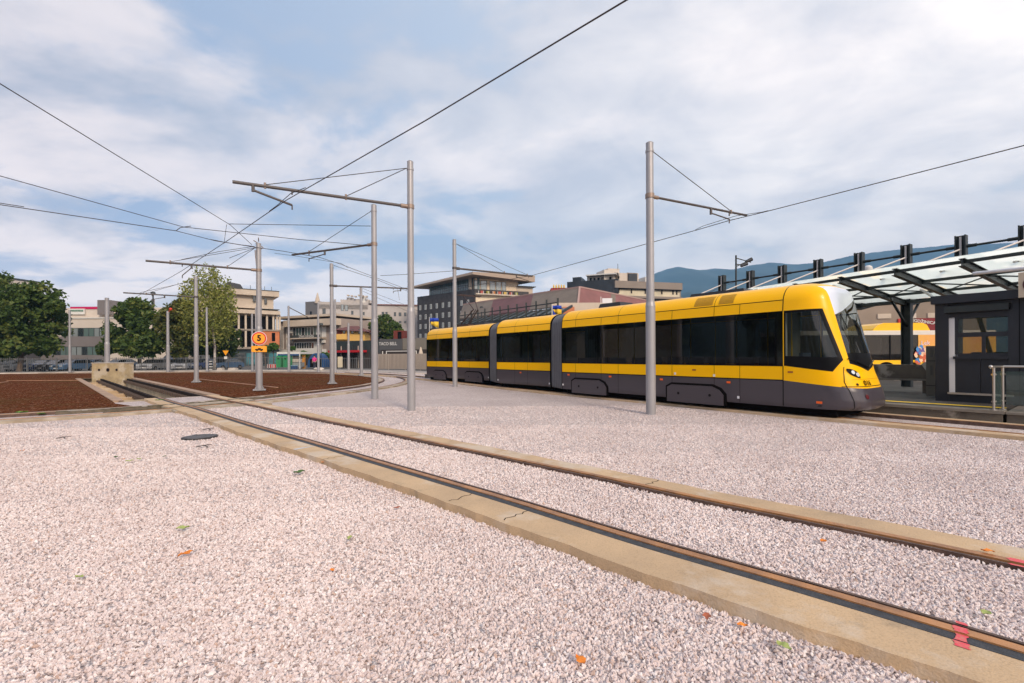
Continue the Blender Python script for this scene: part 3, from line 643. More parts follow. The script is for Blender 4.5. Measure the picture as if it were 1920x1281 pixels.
    # end walls, floor, ceiling, seats, poles
    for a in ([s0] if nose else [s0, s1]):
        mb = MB(); P = [F(a, 1.2 - w_ * 1.004, z) for z, w_ in ZW] + [F(a, 1.2 + w_ * 1.004, z) for z, w_ in ZW[::-1]]
        Q = [F(a, 1.2 - w_ * .80, min(z, 3.1) if z > .4 else .45) for z, w_ in ZW] + [F(a, 1.2 + w_ * .80, min(z, 3.1) if z > .4 else .45) for z, w_ in ZW[::-1]]
        n = len(P); sh = F.d * (.03 if a == s0 else -.03); mb.add(P + Q + [p + sh for p in P], [(i, (i + 1) % n, n + (i + 1) % n, n + i) for i in range(n)] + [(i, (i + 1) % n, 2 * n + (i + 1) % n, 2 * n + i) for i in range(n)]); mb.build('end_frame', M_BLK, sec)
    L = e - s0; fe = e + (.9 if nose else 0)
    mb = MB(); mb.obox(F(s0 + .05, .03, .34), F.d * (fe - s0 - .1), F.n * 2.34, (0, 0, .05)); mb.build('floor', M_CHAR, sec)
    mb = MB(); mb.obox(F(s0 + .05, .1, 2.86), F.d * (fe - s0 - .3), F.n * 2.2, (0, 0, .04))
    for t in (.03, 2.31):
        mb.obox(F(s0 + .05, t, .39), F.d * (e - s0 - .1), F.n * .06, (0, 0, .90)); mb.obox(F(s0 + .05, t, 2.74), F.d * (e - s0 - .1), F.n * .06, (0, 0, .12))
    mb.build('interior_lining', M_INT, sec)
    a = s0 + .8; sm = MB(); pm = MB()
    while a < e - .8:
        for t in (.12, 1.42):
            sm.obox(F(a, t, .72), F.d * .42, F.n * .86, (0, 0, .10)); sm.obox(F(a, t, .8), F.d * .08, F.n * .86, (0, 0, .72)); sm.obox(F(a + .1, t + .3, .39), F.d * .2, F.n * .3, (0, 0, .33))
        pm.tube(F(a + .45, 1.0, .39), F(a + .45, 1.0, 2.86), .018); pm.tube(F(a + .9, 1.42, .39), F(a + .9, 1.42, 2.86), .018)
        a += 1.55
    tag(sm.build('seat_row', M_SEAT, sec), kind='stuff'); tag(pm.build('grab_pole', M_YPOLE, sec), kind='stuff')
    mb = MB(); mb.obox(F(s0 + .1, .22, .10), F.d * (e - s0 - .2 + (1.2 if nose else 0)), F.n * 1.96, (0, 0, .22)); mb.build('underframe', M_BLACK, sec)
    for b0, b1 in bogies:
        ar = [(b0, .17), (b0, .62), (b0 + .16, .70), (b1 - .35, .70), (b1 - .12, .60), (b1, .46), (b1, .17)]
        mb = MB(); mb.prism([F(s, -.012, z) for s, z in [(b0 - .07, .17), (b0 - .07, .65), (b0 + .13, .76), (b1 - .32, .76), (b1 - .06, .66), (b1 + .08, .50), (b1 + .08, .17)]], F.n * .02); mb.build('bogie_arch', M_BLACK, sec)
        mb = MB(); mb.prism([F(s, -.05, z) for s, z in ar], F.n * .035); mb.build('bogie_cover', M_GREYP, sec)
        mb = MB()
        for q in (.22, .78):
            c = F(b0 + (b1 - b0) * q, -.05, .44); mb.tube(c, c - F.n * .006, .04, n=12)
        mb.build('cover_lock', M_BLK, sec)
        for q in (.2, .75):
            c = F(b0 + (b1 - b0) * q, .5, .33); mb = MB(); mb.tube(c, c + F.n * .13, .31, n=20); mb.build('wheel', M_STEELD, sec)
            c = F(b0 + (b1 - b0) * q, 1.8, .33); mb = MB(); mb.tube(c, c + F.n * .13, .31, n=20); mb.build('wheel', M_STEELD, sec)
    return sec
sp3 = [sec_px(F3, p) for p in (1079, 1127, 1159, 1260, 1339, 1387)]
bg3 = [(sec_px(F3, 1073.5), sec_px(F3, 1137)), (sec_px(F3, 1252), sec_px(F3, 1357))]
s3 = section(F3, sec_px(F3, 1053), 0, sp3, True, bg3, 'front section with the driver cab')
L2 = -sec_px(F2, 931); s2 = section(F2, -L2, 0, [sec_px(F2, 965), sec_px(F2, 989)], False, (), 'short middle section')
L1 = -sec_px(F1, 800); s1_ = section(F1, -L1, 0, [sec_px(F1, p) for p in (818, 846, 880)], False, [(sec_px(F1, 814), sec_px(F1, 836)), (sec_px(F1, 873), sec_px(F1, 905))], 'rear section')
mb = MB(); mb.obox(F1(-L1 - .10, .12, .4), F1.d * .1, F1.n * 2.16, (0, 0, 2.75)); mb.build('rear_end', M_YEL, s1_)
mb = MB(); mb.obox(F1(-L1 - .14, .2, 1.3), F1.d * .05, F1.n * 2.0, (0, 0, 1.4)); mb.build('rear_window', M_BLK, s1_)
def bellows(Fa, sa, Fb, sb):
    mb = MB(); K = 12; prof = [(z, w_) for z, w_ in ZW]; rings = []
    for k in range(K + 1):
        f = k / K; sh = .985 if k % 2 else .955
        P = []
        for q, lst in ((-1, prof), (1, prof[::-1])):
            for z, w_ in lst:
                a = Fa(sa, 1.2 + q * w_ * sh, z * (.992 if k % 2 else .985) + .0); b = Fb(sb, 1.2 + q * w_ * sh, z * (.992 if k % 2 else .985)); P.append(a.lerp(b, f))
        rings.append(P)
    n = len(rings[0]); vs = [p for r in rings for p in r]
    mb.add(vs, [(k * n + i, k * n + i + 1, (k + 1) * n + i + 1, (k + 1) * n + i) for k in range(K) for i in range(n - 1)]); return mb.build('bellows', mat('bellows_grey', (.11, .11, .12), .55, var=.1, vscale=3), tram)
bellows(F3, sec_px(F3, 1053), F2, 0); bellows(F2, -L2, F1, 0)
def patch(A, B, C_, D_, off, name, m, parent, n=8, k=5, rnd=0.0):
    """skin patch on the nose; corners given as (t,z)"""
    mb = MB(); vs = []
    for j in range(k + 1):
        for i in range(n + 1):
            u, v = i / n, j / k
            if rnd:
                x, y = 2 * u - 1, 2 * v - 1; x, y = x * math.sqrt(1 - rnd * y * y / 2), y * math.sqrt(1 - rnd * x * x / 2); u, v = (x + 1) / 2, (y + 1) / 2
            t = (A[0] * (1 - u) + B[0] * u) * (1 - v) + (D_[0] * (1 - u) + C_[0] * u) * v; z = (A[1] * (1 - u) + B[1] * u) * (1 - v) + (D_[1] * (1 - u) + C_[1] * u) * v
            s = nose_s(t, z); e = .01; gs = Vector((1, -(nose_s(t + e, z) - nose_s(t - e, z)) / (2 * e), -(nose_s(t, z + e) - nose_s(t, z - e)) / (2 * e))).normalized()
            vs.append(F3(s + gs.x * off, t + gs.y * off, z + gs.z * off))
    mb.add(vs, [(j * (n + 1) + i, j * (n + 1) + i + 1, (j + 1) * (n + 1) + i + 1, (j + 1) * (n + 1) + i) for j in range(k) for i in range(n)], True)
    return mb.build(name, m, parent)
M_LAMP = mat('lamp_lens', (.75, .8, .85), .08, metal=.3)
for mir in (0, 1):
    g_ = (lambda t, z: (2.4 - t, z)) if mir else (lambda t, z: (t, z))
    hl = patch(g_(.27, 1.29), g_(.57, 1.20), g_(.61, 1.00), g_(.33, 1.11), .010, 'headlight', M_BLK, tram, n=16, k=10, rnd=.7)
    for t, z, r in ((.425, 1.175, .045), (.53, 1.115, .05)):
        t_, _ = g_(t, z); patch((t_ - r, z + r), (t_ + r, z + r), (t_ + r, z - r), (t_ - r, z - r), .016, 'lamp', M_LAMP, hl, rnd=1.0)
# dark seam between nose and sides, seam below the headlights
for t0, z0, t1, z1 in ((.26, 1.30, .20, .95), (.20, .95, .27, .30), (2.13, 1.30, 2.2, .95)):
    patch((t0, z0), (t0 + .012, z0), (t1 + .012, z1), (t1, z1), .006, 'nose_seam', M_BLK, tram, n=1, k=24)
patch((.16, .846), (2.24, .846), (2.24, .83), (.16, .83), .006, 'nose_seam', M_BLK, tram, n=60, k=1)
patch((.35, 1.01), (2.05, 1.01), (2.05, 1.003), (.35, 1.003), .005, 'nose_seam', mat('seam_amber', (.4, .2, .01), .5), tram, n=60, k=1)
cu = bpy.data.curves.new('t', 'FONT'); cu.body = '016'; cu.size = .165; cu.align_x = 'CENTER'; cu.align_y = 'CENTER'; cu.offset = .003; cu.space_character = 1.1
ob = bpy.data.objects.new('t', cu); C.objects.link(ob); me_ = bpy.data.meshes.new_from_object(ob.evaluated_get(bpy.context.evaluated_depsgraph_get())); bpy.data.objects.remove(ob)
bm_ = bmesh.new(); bm_.from_mesh(me_); bmesh.ops.triangulate(bm_, faces=bm_.faces[:]); bmesh.ops.subdivide_edges(bm_, edges=[e for e in bm_.edges if e.calc_length() > .03], cuts=3, use_grid_fill=False); mb = MB()
bm_.verts.index_update(); mb.add([F3(nose_s(.80 + v.co.x * 1.35, .915 + v.co.y) + .014, .80 + v.co.x * 1.35, .915 + v.co.y) for v in bm_.verts], [tuple(v.index for v in f.verts) for f in bm_.faces]); bm_.free(); bpy.data.meshes.remove(me_)
mb.build('number', M_BLK, tram)
for t, z, r, m, nm in ((.42, .89, .03, M_BLK, 'emblem'), (.56, .60, .055, mat('dark_red_lens', (.10, .01, .015), .2), 'coupler_cap')):
    patch((t - r, z + r), (t + r, z + r), (t + r, z - r), (t - r, z - r), .010, nm, m, tram, rnd=1.0)
mb = MB(); q0 = F3(nose_s(.6, 1.42) + .03, .6, 1.43); mb.bar(F3(nose_s(1.2, 1.27) + .03, 1.2, 1.27), q0, .02, .02); mb.bar(q0, F3(nose_s(.35, 1.5) + .03, .35, 1.5), .015, .02); mb.bar(F3(nose_s(1.2, 1.27) + .03, 1.2, 1.27), F3(nose_s(1.9, 1.45) + .03, 1.9, 1.45), .02, .02); mb.build('wiper', M_BLK, tram)
for F, px, z in ((F3, 1066, .86), (F3, 1144, .86), (F3, 1240, .84), (F3, 1366, .84), (F2, 976, .84)):
    s = sec_px(F, px); mb = MB(); mb.obox(F(s - .05, -.018, z - .03), F.d * .10, F.n * .016, (0, 0, .055)); mb.build('side_lamp', M_ORANGE, tram)
s = 1.0 - .25; mb = MB(); mb.obox(F3(s, nose_s(0, 0) * 0 + .0, .42), F3.d * .12, F3.n * -.02, (0, 0, .055)); mb.build('side_lamp', M_ORANGE, tram)
for px, z in ((1298, 1.14), (1491 - 14, 1.14)):
    s = sec_px(F3, px); mb = MB(); mb.obox(F3(s, -.008, z), F3.d * .12, F3.n * .007, (0, 0, .045)); mb.build('side_badge', mat('badge_dark', (.35, .10, .01), .4), tram)
for F, px, z in ((F3, 1054.5, .42), (F3, 1264, 1.0), (F3, 1337, .98), (F3, 1382, .40), (F2, 1029, .38), (F2, 933, .40), (F1, 915, .42)):
    s = sec_px(F, px); mb = MB(); mb.obox(F(s, -.008, z), F.d * .06, F.n * .007, (0, 0, .07)); mb.build('marker_plate', M_WHITE, tram)
# roof: louvres, equipment boxes
for pa, pb in ((1300, 1335), (1346, 1374)):
    a, b = sec_px(F3, pa), sec_px(F3, pb); mb = MB(); zl = [3.05 + .028 * k for k in range(10)]
    for z in zl:
        w_ = interp(ZW, z) + .006; w2 = interp(ZW, z + .012) + .006; mb.add([F3(a, 1.2 - w_, z), F3(b, 1.2 - w_, z), F3(b, 1.2 - w2, z + .012), F3(a, 1.2 - w2, z + .012)], [(0, 1, 2, 3)])
    mb.build('roof_louvre', mat('louvre_dark', (.16, .08, .01), .6), s3)
for F, sa, sb, z in ((F3, -3.4, -1.5, 3.60), (F3, -7.4, -6.2, 3.66), (F1, -3.2, -2.0, 3.62)):
    mb = MB(); mb.prism([F(sa, 1.15, 3.40), F(sa + .1, 1.2, z), F(sb - .1, 1.2, z), F(sb, 1.15, 3.40)], F.n * .75); mb.build('roof_box', M_CHAR, tram)
sp = sec_px(F1, 872, .9); pan = MB()
pan.obox(F1(sp - .7, .8, 3.45), F1.d * 1.2, F1.n * .8, (0, 0, .12)); k0 = F1(sp - .45, 1.2, 3.6); k1 = F1(sp + .75, 1.2, 4.45); k2 = F1(sp - .05, 1.2, 5.35)
for o_ in (-.3, .3):
    pan.bar(k0 + F1.n * o_, k1 + F1.n * o_ * .5, .05, .05); pan.bar(k1 + F1.n * o_ * .5, k2 + F1.n * o_ * 1.3, .035, .035)
pan.bar(k2 - F1.n * .85, k2 + F1.n * .85, .06, .05); pan.bar(k2 - F1.n * .8 + F1.d * .25, k2 + F1.n * .8 + F1.d * .25, .05, .05); pan.bar(F1(sp - .1, 1.2, 3.6), k1, .03, .03)
pan.build('pantograph', mat('pantograph_brown', (.05, .03, .03), .6), tram)
# cab furniture
mb = MB(); mb.obox(F3(-.02, .08, .39), F3.d * .05, F3.n * .10, (0, 0, 2.4)); mb.build('cab_post', M_WHITE, tram)
mb = MB(); mb.obox(F3(-.5, .7, .39), F3.d * .05, F3.n * 1.5, (0, 0, 2.4)); mb.build('cab_bulkhead', M_INT, tram)
mb = MB(); mb.obox(F3(-.44, 1.05, .6), F3.d * .04, F3.n * .12, (0, 0, 2.1)); mb.build('bulkhead_stripe', M_YPOLE, tram)
mb = MB(); mb.obox(F3(.75, .25, .39), F3.d * .42, F3.n * 1.9, (0, 0, .95)); mb.obox(F3(.85, .8, 1.3), F3.d * .1, F3.n * .5, (0, 0, .22)); mb.build('dashboard', M_BLK, tram)
mb = MB(); mb.obox(F3(.05, .9, .8), F3.d * .5, F3.n * .5, (0, 0, .12)); mb.obox(F3(.02, .9, .9), F3.d * .1, F3.n * .5, (0, 0, .75)); mb.build('driver_seat', M_SEAT, tram)

# ------------------------------------------------------------------ poles, arms, wires
def pole(px, Y, base_z, top_py, r, label, collar=2.95, plate=False, arms=(), stays=(), base_px=None, extra=None, foot=None):
    b = Vector((xat(px, Y), Y, base_z)); zt = zat(px, top_py, Y)
    p = thing('overhead_line_pole', label, 'pole', tuple(b), 'grey overhead line poles')
    mb = MB(); mb.tube(b - Vector((0, 0, .1)), Vector((b.x, b.y, collar)), r * 1.13, r * 1.1, n=24); mb.build('lower_shaft', M_GALV, p)
    mb = MB(); mb.tube((b.x, b.y, collar), (b.x, b.y, zt), r * .93, r * .86, n=24); mb.build('upper_shaft', M_GALV, p)
    mb = MB(); mb.tube((b.x, b.y, collar - .02), (b.x, b.y, collar + .10), r * 1.14, r * .97, n=24, cap=True); mb.build('collar', M_GALV, p)
    mb = MB(); mb.tube((b.x, b.y, zt - .25), (b.x, b.y, zt - .19), r * .98, n=24); mb.tube((b.x, b.y, zt), (b.x, b.y, zt + .03), r * .9, r * .6, n=24); mb.build('cap', M_GALV, p)
    if plate:
        mb = MB(); mb.box((b.x, b.y, base_z + .05), (r * 4.2, r * 4.2, .04), .5)
        for k in range(8):
            a = k * math.pi / 4; dx, dy = math.cos(a), math.sin(a); mb.prism([(b.x + dx * r, b.y + dy * r, base_z + .07), (b.x + dx * r * 1.75, b.y + dy * r * 1.75, base_z + .07), (b.x + dx * r, b.y + dy * r, base_z + .26)], (-dy * .015, dx * .015, 0))
        mb.build('base_plate', M_GALV, p)
    for (py, ex, ey, ar) in arms:
        z = zat(px, py, Y); e = at(ex, ey, (z - CAM_H) * FPX / ((CY - ey) * math.cos(ROLL) - (ex - CX) * math.sin(ROLL))); c = Vector((b.x, b.y, z)); d = (e - c).normalized()
        mb = MB(); mb.tube(c + d * r, e, ar, n=10); arm = mb.build('arm', M_ARM, p)
        mb = MB(); mb.tube(c + Vector((0, 0, -.06)), c + Vector((0, 0, .06)), r * 1.06, n=20); mb.tube(c + d * r * .9, c + d * (r + .18), ar * 1.6, n=8); mb.build('bracket', M_CLAMP if Y < 23 else M_ARM, arm)
        for (f, fz) in stays:
            tp = Vector((b.x, b.y, fz if fz > 0 else zt - .2)); q = c.lerp(e, f); mb = MB(); mb.tube(tp + d * r, q + Vector((0, 0, ar)), .011, n=5); mb.build('stay_wire', M_WIRE, arm)
            mb = MB(); mb.tube(q + Vector((0, 0, -ar * 1.3)), q + Vector((0, 0, ar * 2.2)), .03, n=8); mb.build('clamp', M_CLAMP, arm)
    if foot: pass
    return p, b, zt
def reg(p, c, e, f0, f1, drop, ar=.02):
    """registration arm hanging under a bracket arm, from fraction f0 towards f1"""
    a = c.lerp(e, f0) - Vector((0, 0, .14)); q = c.lerp(e, f1) - Vector((0, 0, drop)); mb = MB(); mb.tube(a, q, ar, n=6); mb.tube(a + Vector((0, 0, .14)), a - Vector((0, 0, .04)), .04, n=8); mb.tube(q, q - Vector((0, 0, .12)), .018, n=6)
    mb.tube(c.lerp(e, f1), c.lerp(e, f1) - Vector((0, 0, .12)), .02, n=6)
    return mb.build('registration_arm', M_ARM, p)
def armpt(px, Y, py, ex, ey):
    z = zat(px, py, Y); return Vector((xat(px, Y), Y, z)), at(ex, ey, (z - CAM_H) * FPX / ((CY - ey) * math.cos(ROLL) - (ex - CX) * math.sin(ROLL)))
pA, *_ = pole(1220, 12.36, 0, 269, .115, 'tall grey pole standing in front of the yellow tram', arms=[(368, 1400, 404, .032)], stays=[(.82, 0)])
reg(pA, *armpt(1220, 12.36, 368, 1400, 404), .60, .80, .22)
pB, *_ = pole(771, 13.51, 0, 304, .105, 'tall grey pole with the longest dark arm, left of the tram', arms=[(388, 436, 341, .042)], stays=[(.84, 0), (.40, 0)])
reg(pB, *armpt(771, 13.51, 388, 436, 341), .90, .70, .40, .03)
pC, *_ = pole(702.5, 17.35, 0, 385, .115, 'grey pole just left of the pole with the longest arm', arms=[(458, 548, 478, .04)], stays=[(.78, 0)])
reg(pC, *armpt(702.5, 17.35, 458, 548, 478), .58, .78, .25)
pD, *_ = pole(853, 24.18, 0, 450, .115, 'grey pole in front of the rear section of the tram', arms=[(503, 998, 518, .05)], stays=[(.62, 0), (.93, 0)])
reg(pD, *armpt(853, 24.18, 503, 998, 518), .78, .95, .3)
pE, bE, zE = pole(486, 21.15, .05, 457, .125, 'pole on the brown bed carrying the round sign with the figure 5', plate=True, arms=[(507, 273, 489, .045)], stays=[(.80, 0), (.3, 0)])
reg(pE, *armpt(486, 21.15, 507, 273, 489), .62, .70, .5)
mb = MB(); zk = zE - .3
for k in range(5): a = k * 1.3; mb.tube((bE.x, bE.y, zk + .1 * k), (bE.x + .22 * math.cos(a), bE.y + .22 * math.sin(a), zk + .1 * k + .12), .02, n=6)
mb.tube((bE.x - .14, bE.y, zk), (bE.x - .10, bE.y, zk - .9), .012); mb.tube((bE.x - .18, bE.y, zk), (bE.x - .10, bE.y, zk - .9), .012); mb.build('terminal_fittings', M_CLAMP, pE)
pF, *_ = pole(622.5, 26.13, .05, 495, .115, 'grey pole on the brown bed right of the round sign', arms=[(536, 765, 541, .045)], plate=True)
reg(pF, *armpt(622.5, 26.13, 536, 765, 541), .9, .8, .2)
pG, *_ = pole(677.5, 37.4, .05, 538, .12, 'grey pole on the right tip of the brown bed', plate=True)
pH, *_ = pole(368, 28.5, .05, 519, .115, 'grey pole on a flanged foot right of the pit', plate=True, arms=[(557, 231, 549, .04)], stays=[(.7, 0)])
reg(pH, *armpt(368, 28.5, 557, 231, 549), .45, .62, .3)
for px, Y, ty, r, lab in ((201, 41.5, 559, .18, 'thick grey pole rising behind the concrete buffer block'), (131, 49.6, 582, .11, 'thin grey pole at the kerb in front of the left office building'), (315, 51.3, 584, .16, 'thick grey pole at the kerb between the two middle trees'),
    (388, 51.8, 577, .12, 'grey pole at the kerb just left of the birch trunk'), (473, 51.6, 589, .11, 'leftmost of the two thin poles behind the round sign'), (480, 51.5, 577, .10, 'thin pole directly behind the round sign'),
    (541.5, 51.2, 574, .12, 'grey pole at the kerb in front of the white market stall'), (597, 50.0, 568, .12, 'grey pole at the kerb right of the person in pink'), (628.5, 46.5, 562, .12, 'thin grey pole half hidden behind the pole on the brown bed'), (653.6, 50.5, 606, .12, 'short grey pole in front of the yellow house')):
    pole(px, Y, .05, ty, r, lab)
for px, Y, py, ex, ey, P_ in ((541.5, 51.2, 576, 575, 596, None), (131, 49.6, 601, 118, 597, None)): 
    a, b = armpt(px, Y, py, ex, ey); mb = MB(); b = Vector((xat(ex, Y), Y + 1, zat(ex, ey, Y))); mb.tube(a, b, .05, n=6); tag(mb.build('bracket_arm', M_ARM, None, loc=tuple(a)), 'short dark arm on the kerb pole near %s' % ('the market stall' if px > 500 else 'the office building'), 'bracket arm')
def wire(pts, label, r=.011, cat='wire', grp='overhead wires'):
    """pts: (px, py, z) - a point of the wire seen there hanging at height z"""
    W = []
    for q in pts:
        if len(q) == 4: W.append(at(q[0], q[1], q[2])); continue
        px, py, z = q; dx = px - CX; dy = CY - py; wz = -dx * math.sin(ROLL) + dy * math.cos(ROLL); W.append(at(px, py, (z - CAM_H) * FPX / wz))
    mb = MB(); mb.path(W, r, n=6); o = mb.build('overhead_wire', M_WIRE, None, loc=tuple(W[len(W) // 2])); return tag(o, label, cat, grp), W
R2 = math.sqrt
_, W1 = wire([(2100, -520, 5.7), (1175, 0, 5.65), (800, 225, 5.6), (536, 376, 5.55), (430, 449, 5.5), (341, 508, 5.4), (257, 556, 5.3)], 'thick wire running from the top edge down across the long arm to the left', .011)
_, W2 = wire([(2500, 60, 5.85), (1920, 273, 5.8), (1440, 396, 5.75), (1366, 414, 5.74), (1308, 431, 5.74), (1000, 516, 5.75), (905, 533, 5.6), (830, 546, 5.55)], 'contact wire above the yellow tram running to the right edge', .011)
_, W5 = wire([(-300, 352, 5.8), (0, 384, 5.75), (330, 433, 5.75), (405, 452, 5.75), (480, 464, 5.75), (530, 471, 5.75), (600, 483, 5.75), (640, 496, 5.75), (700, 519, 5.75), (748, 537, 5.7), (765, 544, 5.7)], 'reddish contact wire curving above the loop track from the left edge', .011)
wire([(-300, -35, 7.2), (0, 157, 7.1), (432, 422, 6.9), (472, 459, 6.75)], 'steep span wire from the upper left edge to the top of the sign pole')
wire([(-300, 255, 6.2), (0, 330, 6.15), (345, 426, 6.1), (560, 449, 17.0, 0), (695, 461, 17.3, 0)], 'span wire from the left edge sloping gently to the arm of the second pole')
wire([(428, 420, 18.0, 0), (695, 424, 17.3, 0)], 'level wire between the crossing point and the second pole')
wire([(425, 421, 17.6, 0), (420, 457, 17.4, 0)], 'short vertical dropper wire at the crossing point', .008)
wire([(340, 487, 20.0, 0), (410, 472, 20.5, 0), (478, 462, 21.1, 0)], 'thin stay wire rising to the top of the sign pole')
wire([(430, 484, 20.8, 0), (478, 465, 21.1, 0)], 'short stay wire just left of the sign pole top')
wire([(262, 549, 27, 0), (362, 527, 28.4, 0)], 'faint stay wire at the pole right of the pit')
wire([(713, 517, 5.9), (755, 515, 5.95), (853, 508, 24.2, 0)], 'span wire between the second pole and the pole before the rear tram section')
for k, (dy) in enumerate((0, 5)):
    wire([(680, 541 + dy, 37.4, 0), (765, 574 + dy * 2, 36, 0), (800, 592 + dy * 2, 35, 0)], 'thin %s wire descending right of the bed tip pole' % ('upper' if k == 0 else 'lower'))
wire([(515, 475, 5.85), (560, 481, 5.9), (640, 494, 5.86), (652, 502, 5.8)], 'short auxiliary wire above the contact wire near the second pole', .008)
wire([(626, 498, 26.1, 0), (700, 522, 5.95), (745, 540, 5.9), (765, 546, 5.85)], 'doubled wire from the bed pole to the right', .012)
wire([(745, 539, 5.7), (749, 563, 5.0)], 'loose hanging wire end by the long arm pole', .008)
wire([(1304, 431, 5.78), (1318, 424, 5.83), (1366, 409, 5.9), (1380, 405, 5.92), (1428, 398, 5.85), (1440, 395, 5.78)], 'short auxiliary wire over the arm of the pole before the tram', .008)
wire([(505, 396, 5.62), (520, 385, 5.7), (545, 363, 5.85), (573, 352, 5.68)], 'short auxiliary wire under the long arm', .010)
wire([(0, 381, 5.85), (45, 388, 5.82)], 'short doubled wire at the left edge', .010)
wire([(330, 433, 5.78), (338, 427, 5.95), (358, 424, 6.05)], 'small hooked link wire between two left wires', .012)
wire([(395, 449, 5.82), (420, 454, 5.86), (450, 459, 5.84), (475, 462, 5.8)], 'short wire parallel to the loop contact wire beside the sign pole', .010)
# round sign on pole E
sg = thing('speed_sign', 'round orange sign with red ring and black figure 5 above a small orange plate', 'sign', (bE.x, bE.y - .16, 0))
vdir = Vector((bE.x, bE.y, 0)).normalized(); xr = Vector((vdir.y, -vdir.x, 0)); cS = Vector((bE.x, bE.y, zat(487, 634.5, 21.0))) - vdir * .17
def disc(c, r0, r1, off, nm, m, par):
    mb = MB(); n = 40; c = c - vdir * off; P = [c + xr * math.cos(2 * math.pi * i / n) * r1 + Vector((0, 0, math.sin(2 * math.pi * i / n) * r1)) for i in range(n)]
    mb.prism(P, vdir * .01); return mb.build(nm, m, par)
disc(cS, 0, .315, 0, 'sign_edge', M_WHITE, sg); disc(cS, 0, .295, .012, 'red_ring', mat('sign_red', (.62, .03, .02), .5), sg); fc = disc(cS, 0, .235, .024, 'face', mat('sign_orange', (.88, .36, .01), .5), sg)
text('5', .36, cS - vdir * .032, xr, M_BLK, fc, 'figure', bold=.012)
pc = Vector((cS.x, cS.y, zat(487, 654.5, 21.0))); mb = MB(); mb.obox(pc - xr * .31 - Vector((0, 0, .14)), xr * .62, -vdir * .01, (0, 0, .28)); pl = mb.build('plate', MATS['sign_orange'], sg)
mb = MB(); o_ = pc - vdir * .013; mb.obox(o_ - xr * .16 - Vector((0, 0, .06)), xr * .32, -vdir * .004, (0, 0, .06)); mb.obox(o_ - xr * .12 - Vector((0, 0, .09)), xr * .07, -vdir * .004, (0, 0, .03)); mb.obox(o_ + xr * .05 - Vector((0, 0, .09)), xr * .07, -vdir * .004, (0, 0, .03)); mb.obox(o_ - xr * .05 + Vector((0, 0, .01)), xr * .12, -vdir * .004, (0, 0, .035)); mb.build('tram_symbol', M_BLK, pl)
# ------------------------------------------------------------------ tram stop: platform, kiosk, canopy
P = lambda s, t, z: F3(s, t, z)          # along the tram, across from its near side, up
PZ = .30
pf = thing('platform', 'low concrete tram platform with a yellow safety line beside the tram', 'platform', tuple(P(0, 4.5, 0)))
mb = MB(); mb.obox(P(-26, 2.56, -.02), F3.d * 29.54, F3.n * 14, (0, 0, PZ - .05)); mb.build('plinth', M_CONCD, pf)
mb = MB(); mb.obox(P(-26, 2.53, PZ - .07), F3.d * 29.57, F3.n * .45, (0, 0, .07)); mb.build('edge_stone', mat('edge_stone', (.20, .18, .155), .8, var=.2, vscale=2, bump=.2), pf)
mb = MB(); mb.obox(P(-26, 2.98, PZ - .07), F3.d * 29.54, F3.n * 13.5, (0, 0, .068)); mb.build('paved_top', mat('platform_paving', (.05, .046, .043), .75, var=.25, vscale=1.4, bump=.2, bscale=20), pf)
mb = MB(); mb.obox(P(-26, 3.38, PZ - .002), F3.d * 29.5, F3.n * .20, (0, 0, .006)); mb.build('safety_line', M_YLINE, pf)
rp = thing('platform_ramp', 'second dark concrete block of the platform at the right edge', 'ramp', tuple(P(5.5, 4, 0)))
mb = MB(); mb.obox(P(3.60, 2.62, -.02), F3.d * 7, F3.n * 13.8, (0, 0, PZ - .05)); mb.build('ramp_body', M_CONCD, rp); mb = MB(); mb.obox(P(3.585, 2.58, PZ - .07), F3.d * 7.02, F3.n * 13.8, (0, 0, .05)); mb.build('ramp_top', MATS['edge_stone'], rp)
# kiosk
KT, KS0, KS1, KZ = 4.62, 2.03, 7.6, 2.98
kk = thing('kiosk', 'charcoal metal kiosk with a wide window and shutter box on the platform', 'kiosk', tuple(P(KS0, KT, PZ)))
def kb(name, s0, s1, t0, t1, z0, z1, m, par=None):
    mb = MB(); mb.obox(P(s0, t0, z0), F3.d * (s1 - s0), F3.n * (t1 - t0), (0, 0, z1 - z0)); return mb.build(name, m, par or kk)
def ks(px, t=KT): return sec_px(F3, px, t)
kw0, kw1 = ks(1790), ks(1890); wz0, wz1 = 1.58, 2.56
kb('side_wall', KS0, KS0 + .1, KT + .03, KT + 3, PZ, KZ, M_CHAR); kb('back_wall', KS0 + .1, KS1, KT + 2.9, KT + 3, PZ, 1.45, M_CHAR); kb('back_lintel', KS0 + .1, KS1, KT + 2.9, KT + 3, 2.7, KZ, M_CHAR); kb('floor', KS0 + .1, KS1, KT + .1, KT + 2.9, PZ, PZ + .06, M_CHAR)
kb('corner_post', KS0, ks(1779), KT, KT + .15, PZ, KZ, M_CHAR); kb('right_wall', kw1, KS1, KT, KT + .08, PZ, KZ, M_CHAR)
kb('wall_joint', ks(1911), ks(1911) + .015, KT - .004, KT, PZ, KZ, M_BLACK)
kb('white_reveal', ks(1779), ks(1790), KT + .02, KT + .12, PZ + .25, wz1 + .03, M_WHITE); kb('door_panel', kw0, (kw0 + kw1) / 2 - .006, KT + .03, KT + .08, PZ + .25, wz0 - .12, M_CHAR); kb('door_panel', (kw0 + kw1) / 2 + .006, kw1, KT + .03, KT + .08, PZ + .25, wz0 - .12, M_CHAR)
kb('counter', kw0 - .03, kw1, KT - .03, KT + .10, wz0 - .12, wz0 - .05, M_CHAR); kb('kick_plate', ks(1779), kw1, KT + .01, KT + .1, PZ, PZ + .2, M_CHAR); kb('sill', ks(1777), kw1 + .1, KT - .05, KT + .03, PZ + .2, PZ + .25, M_STEEL)
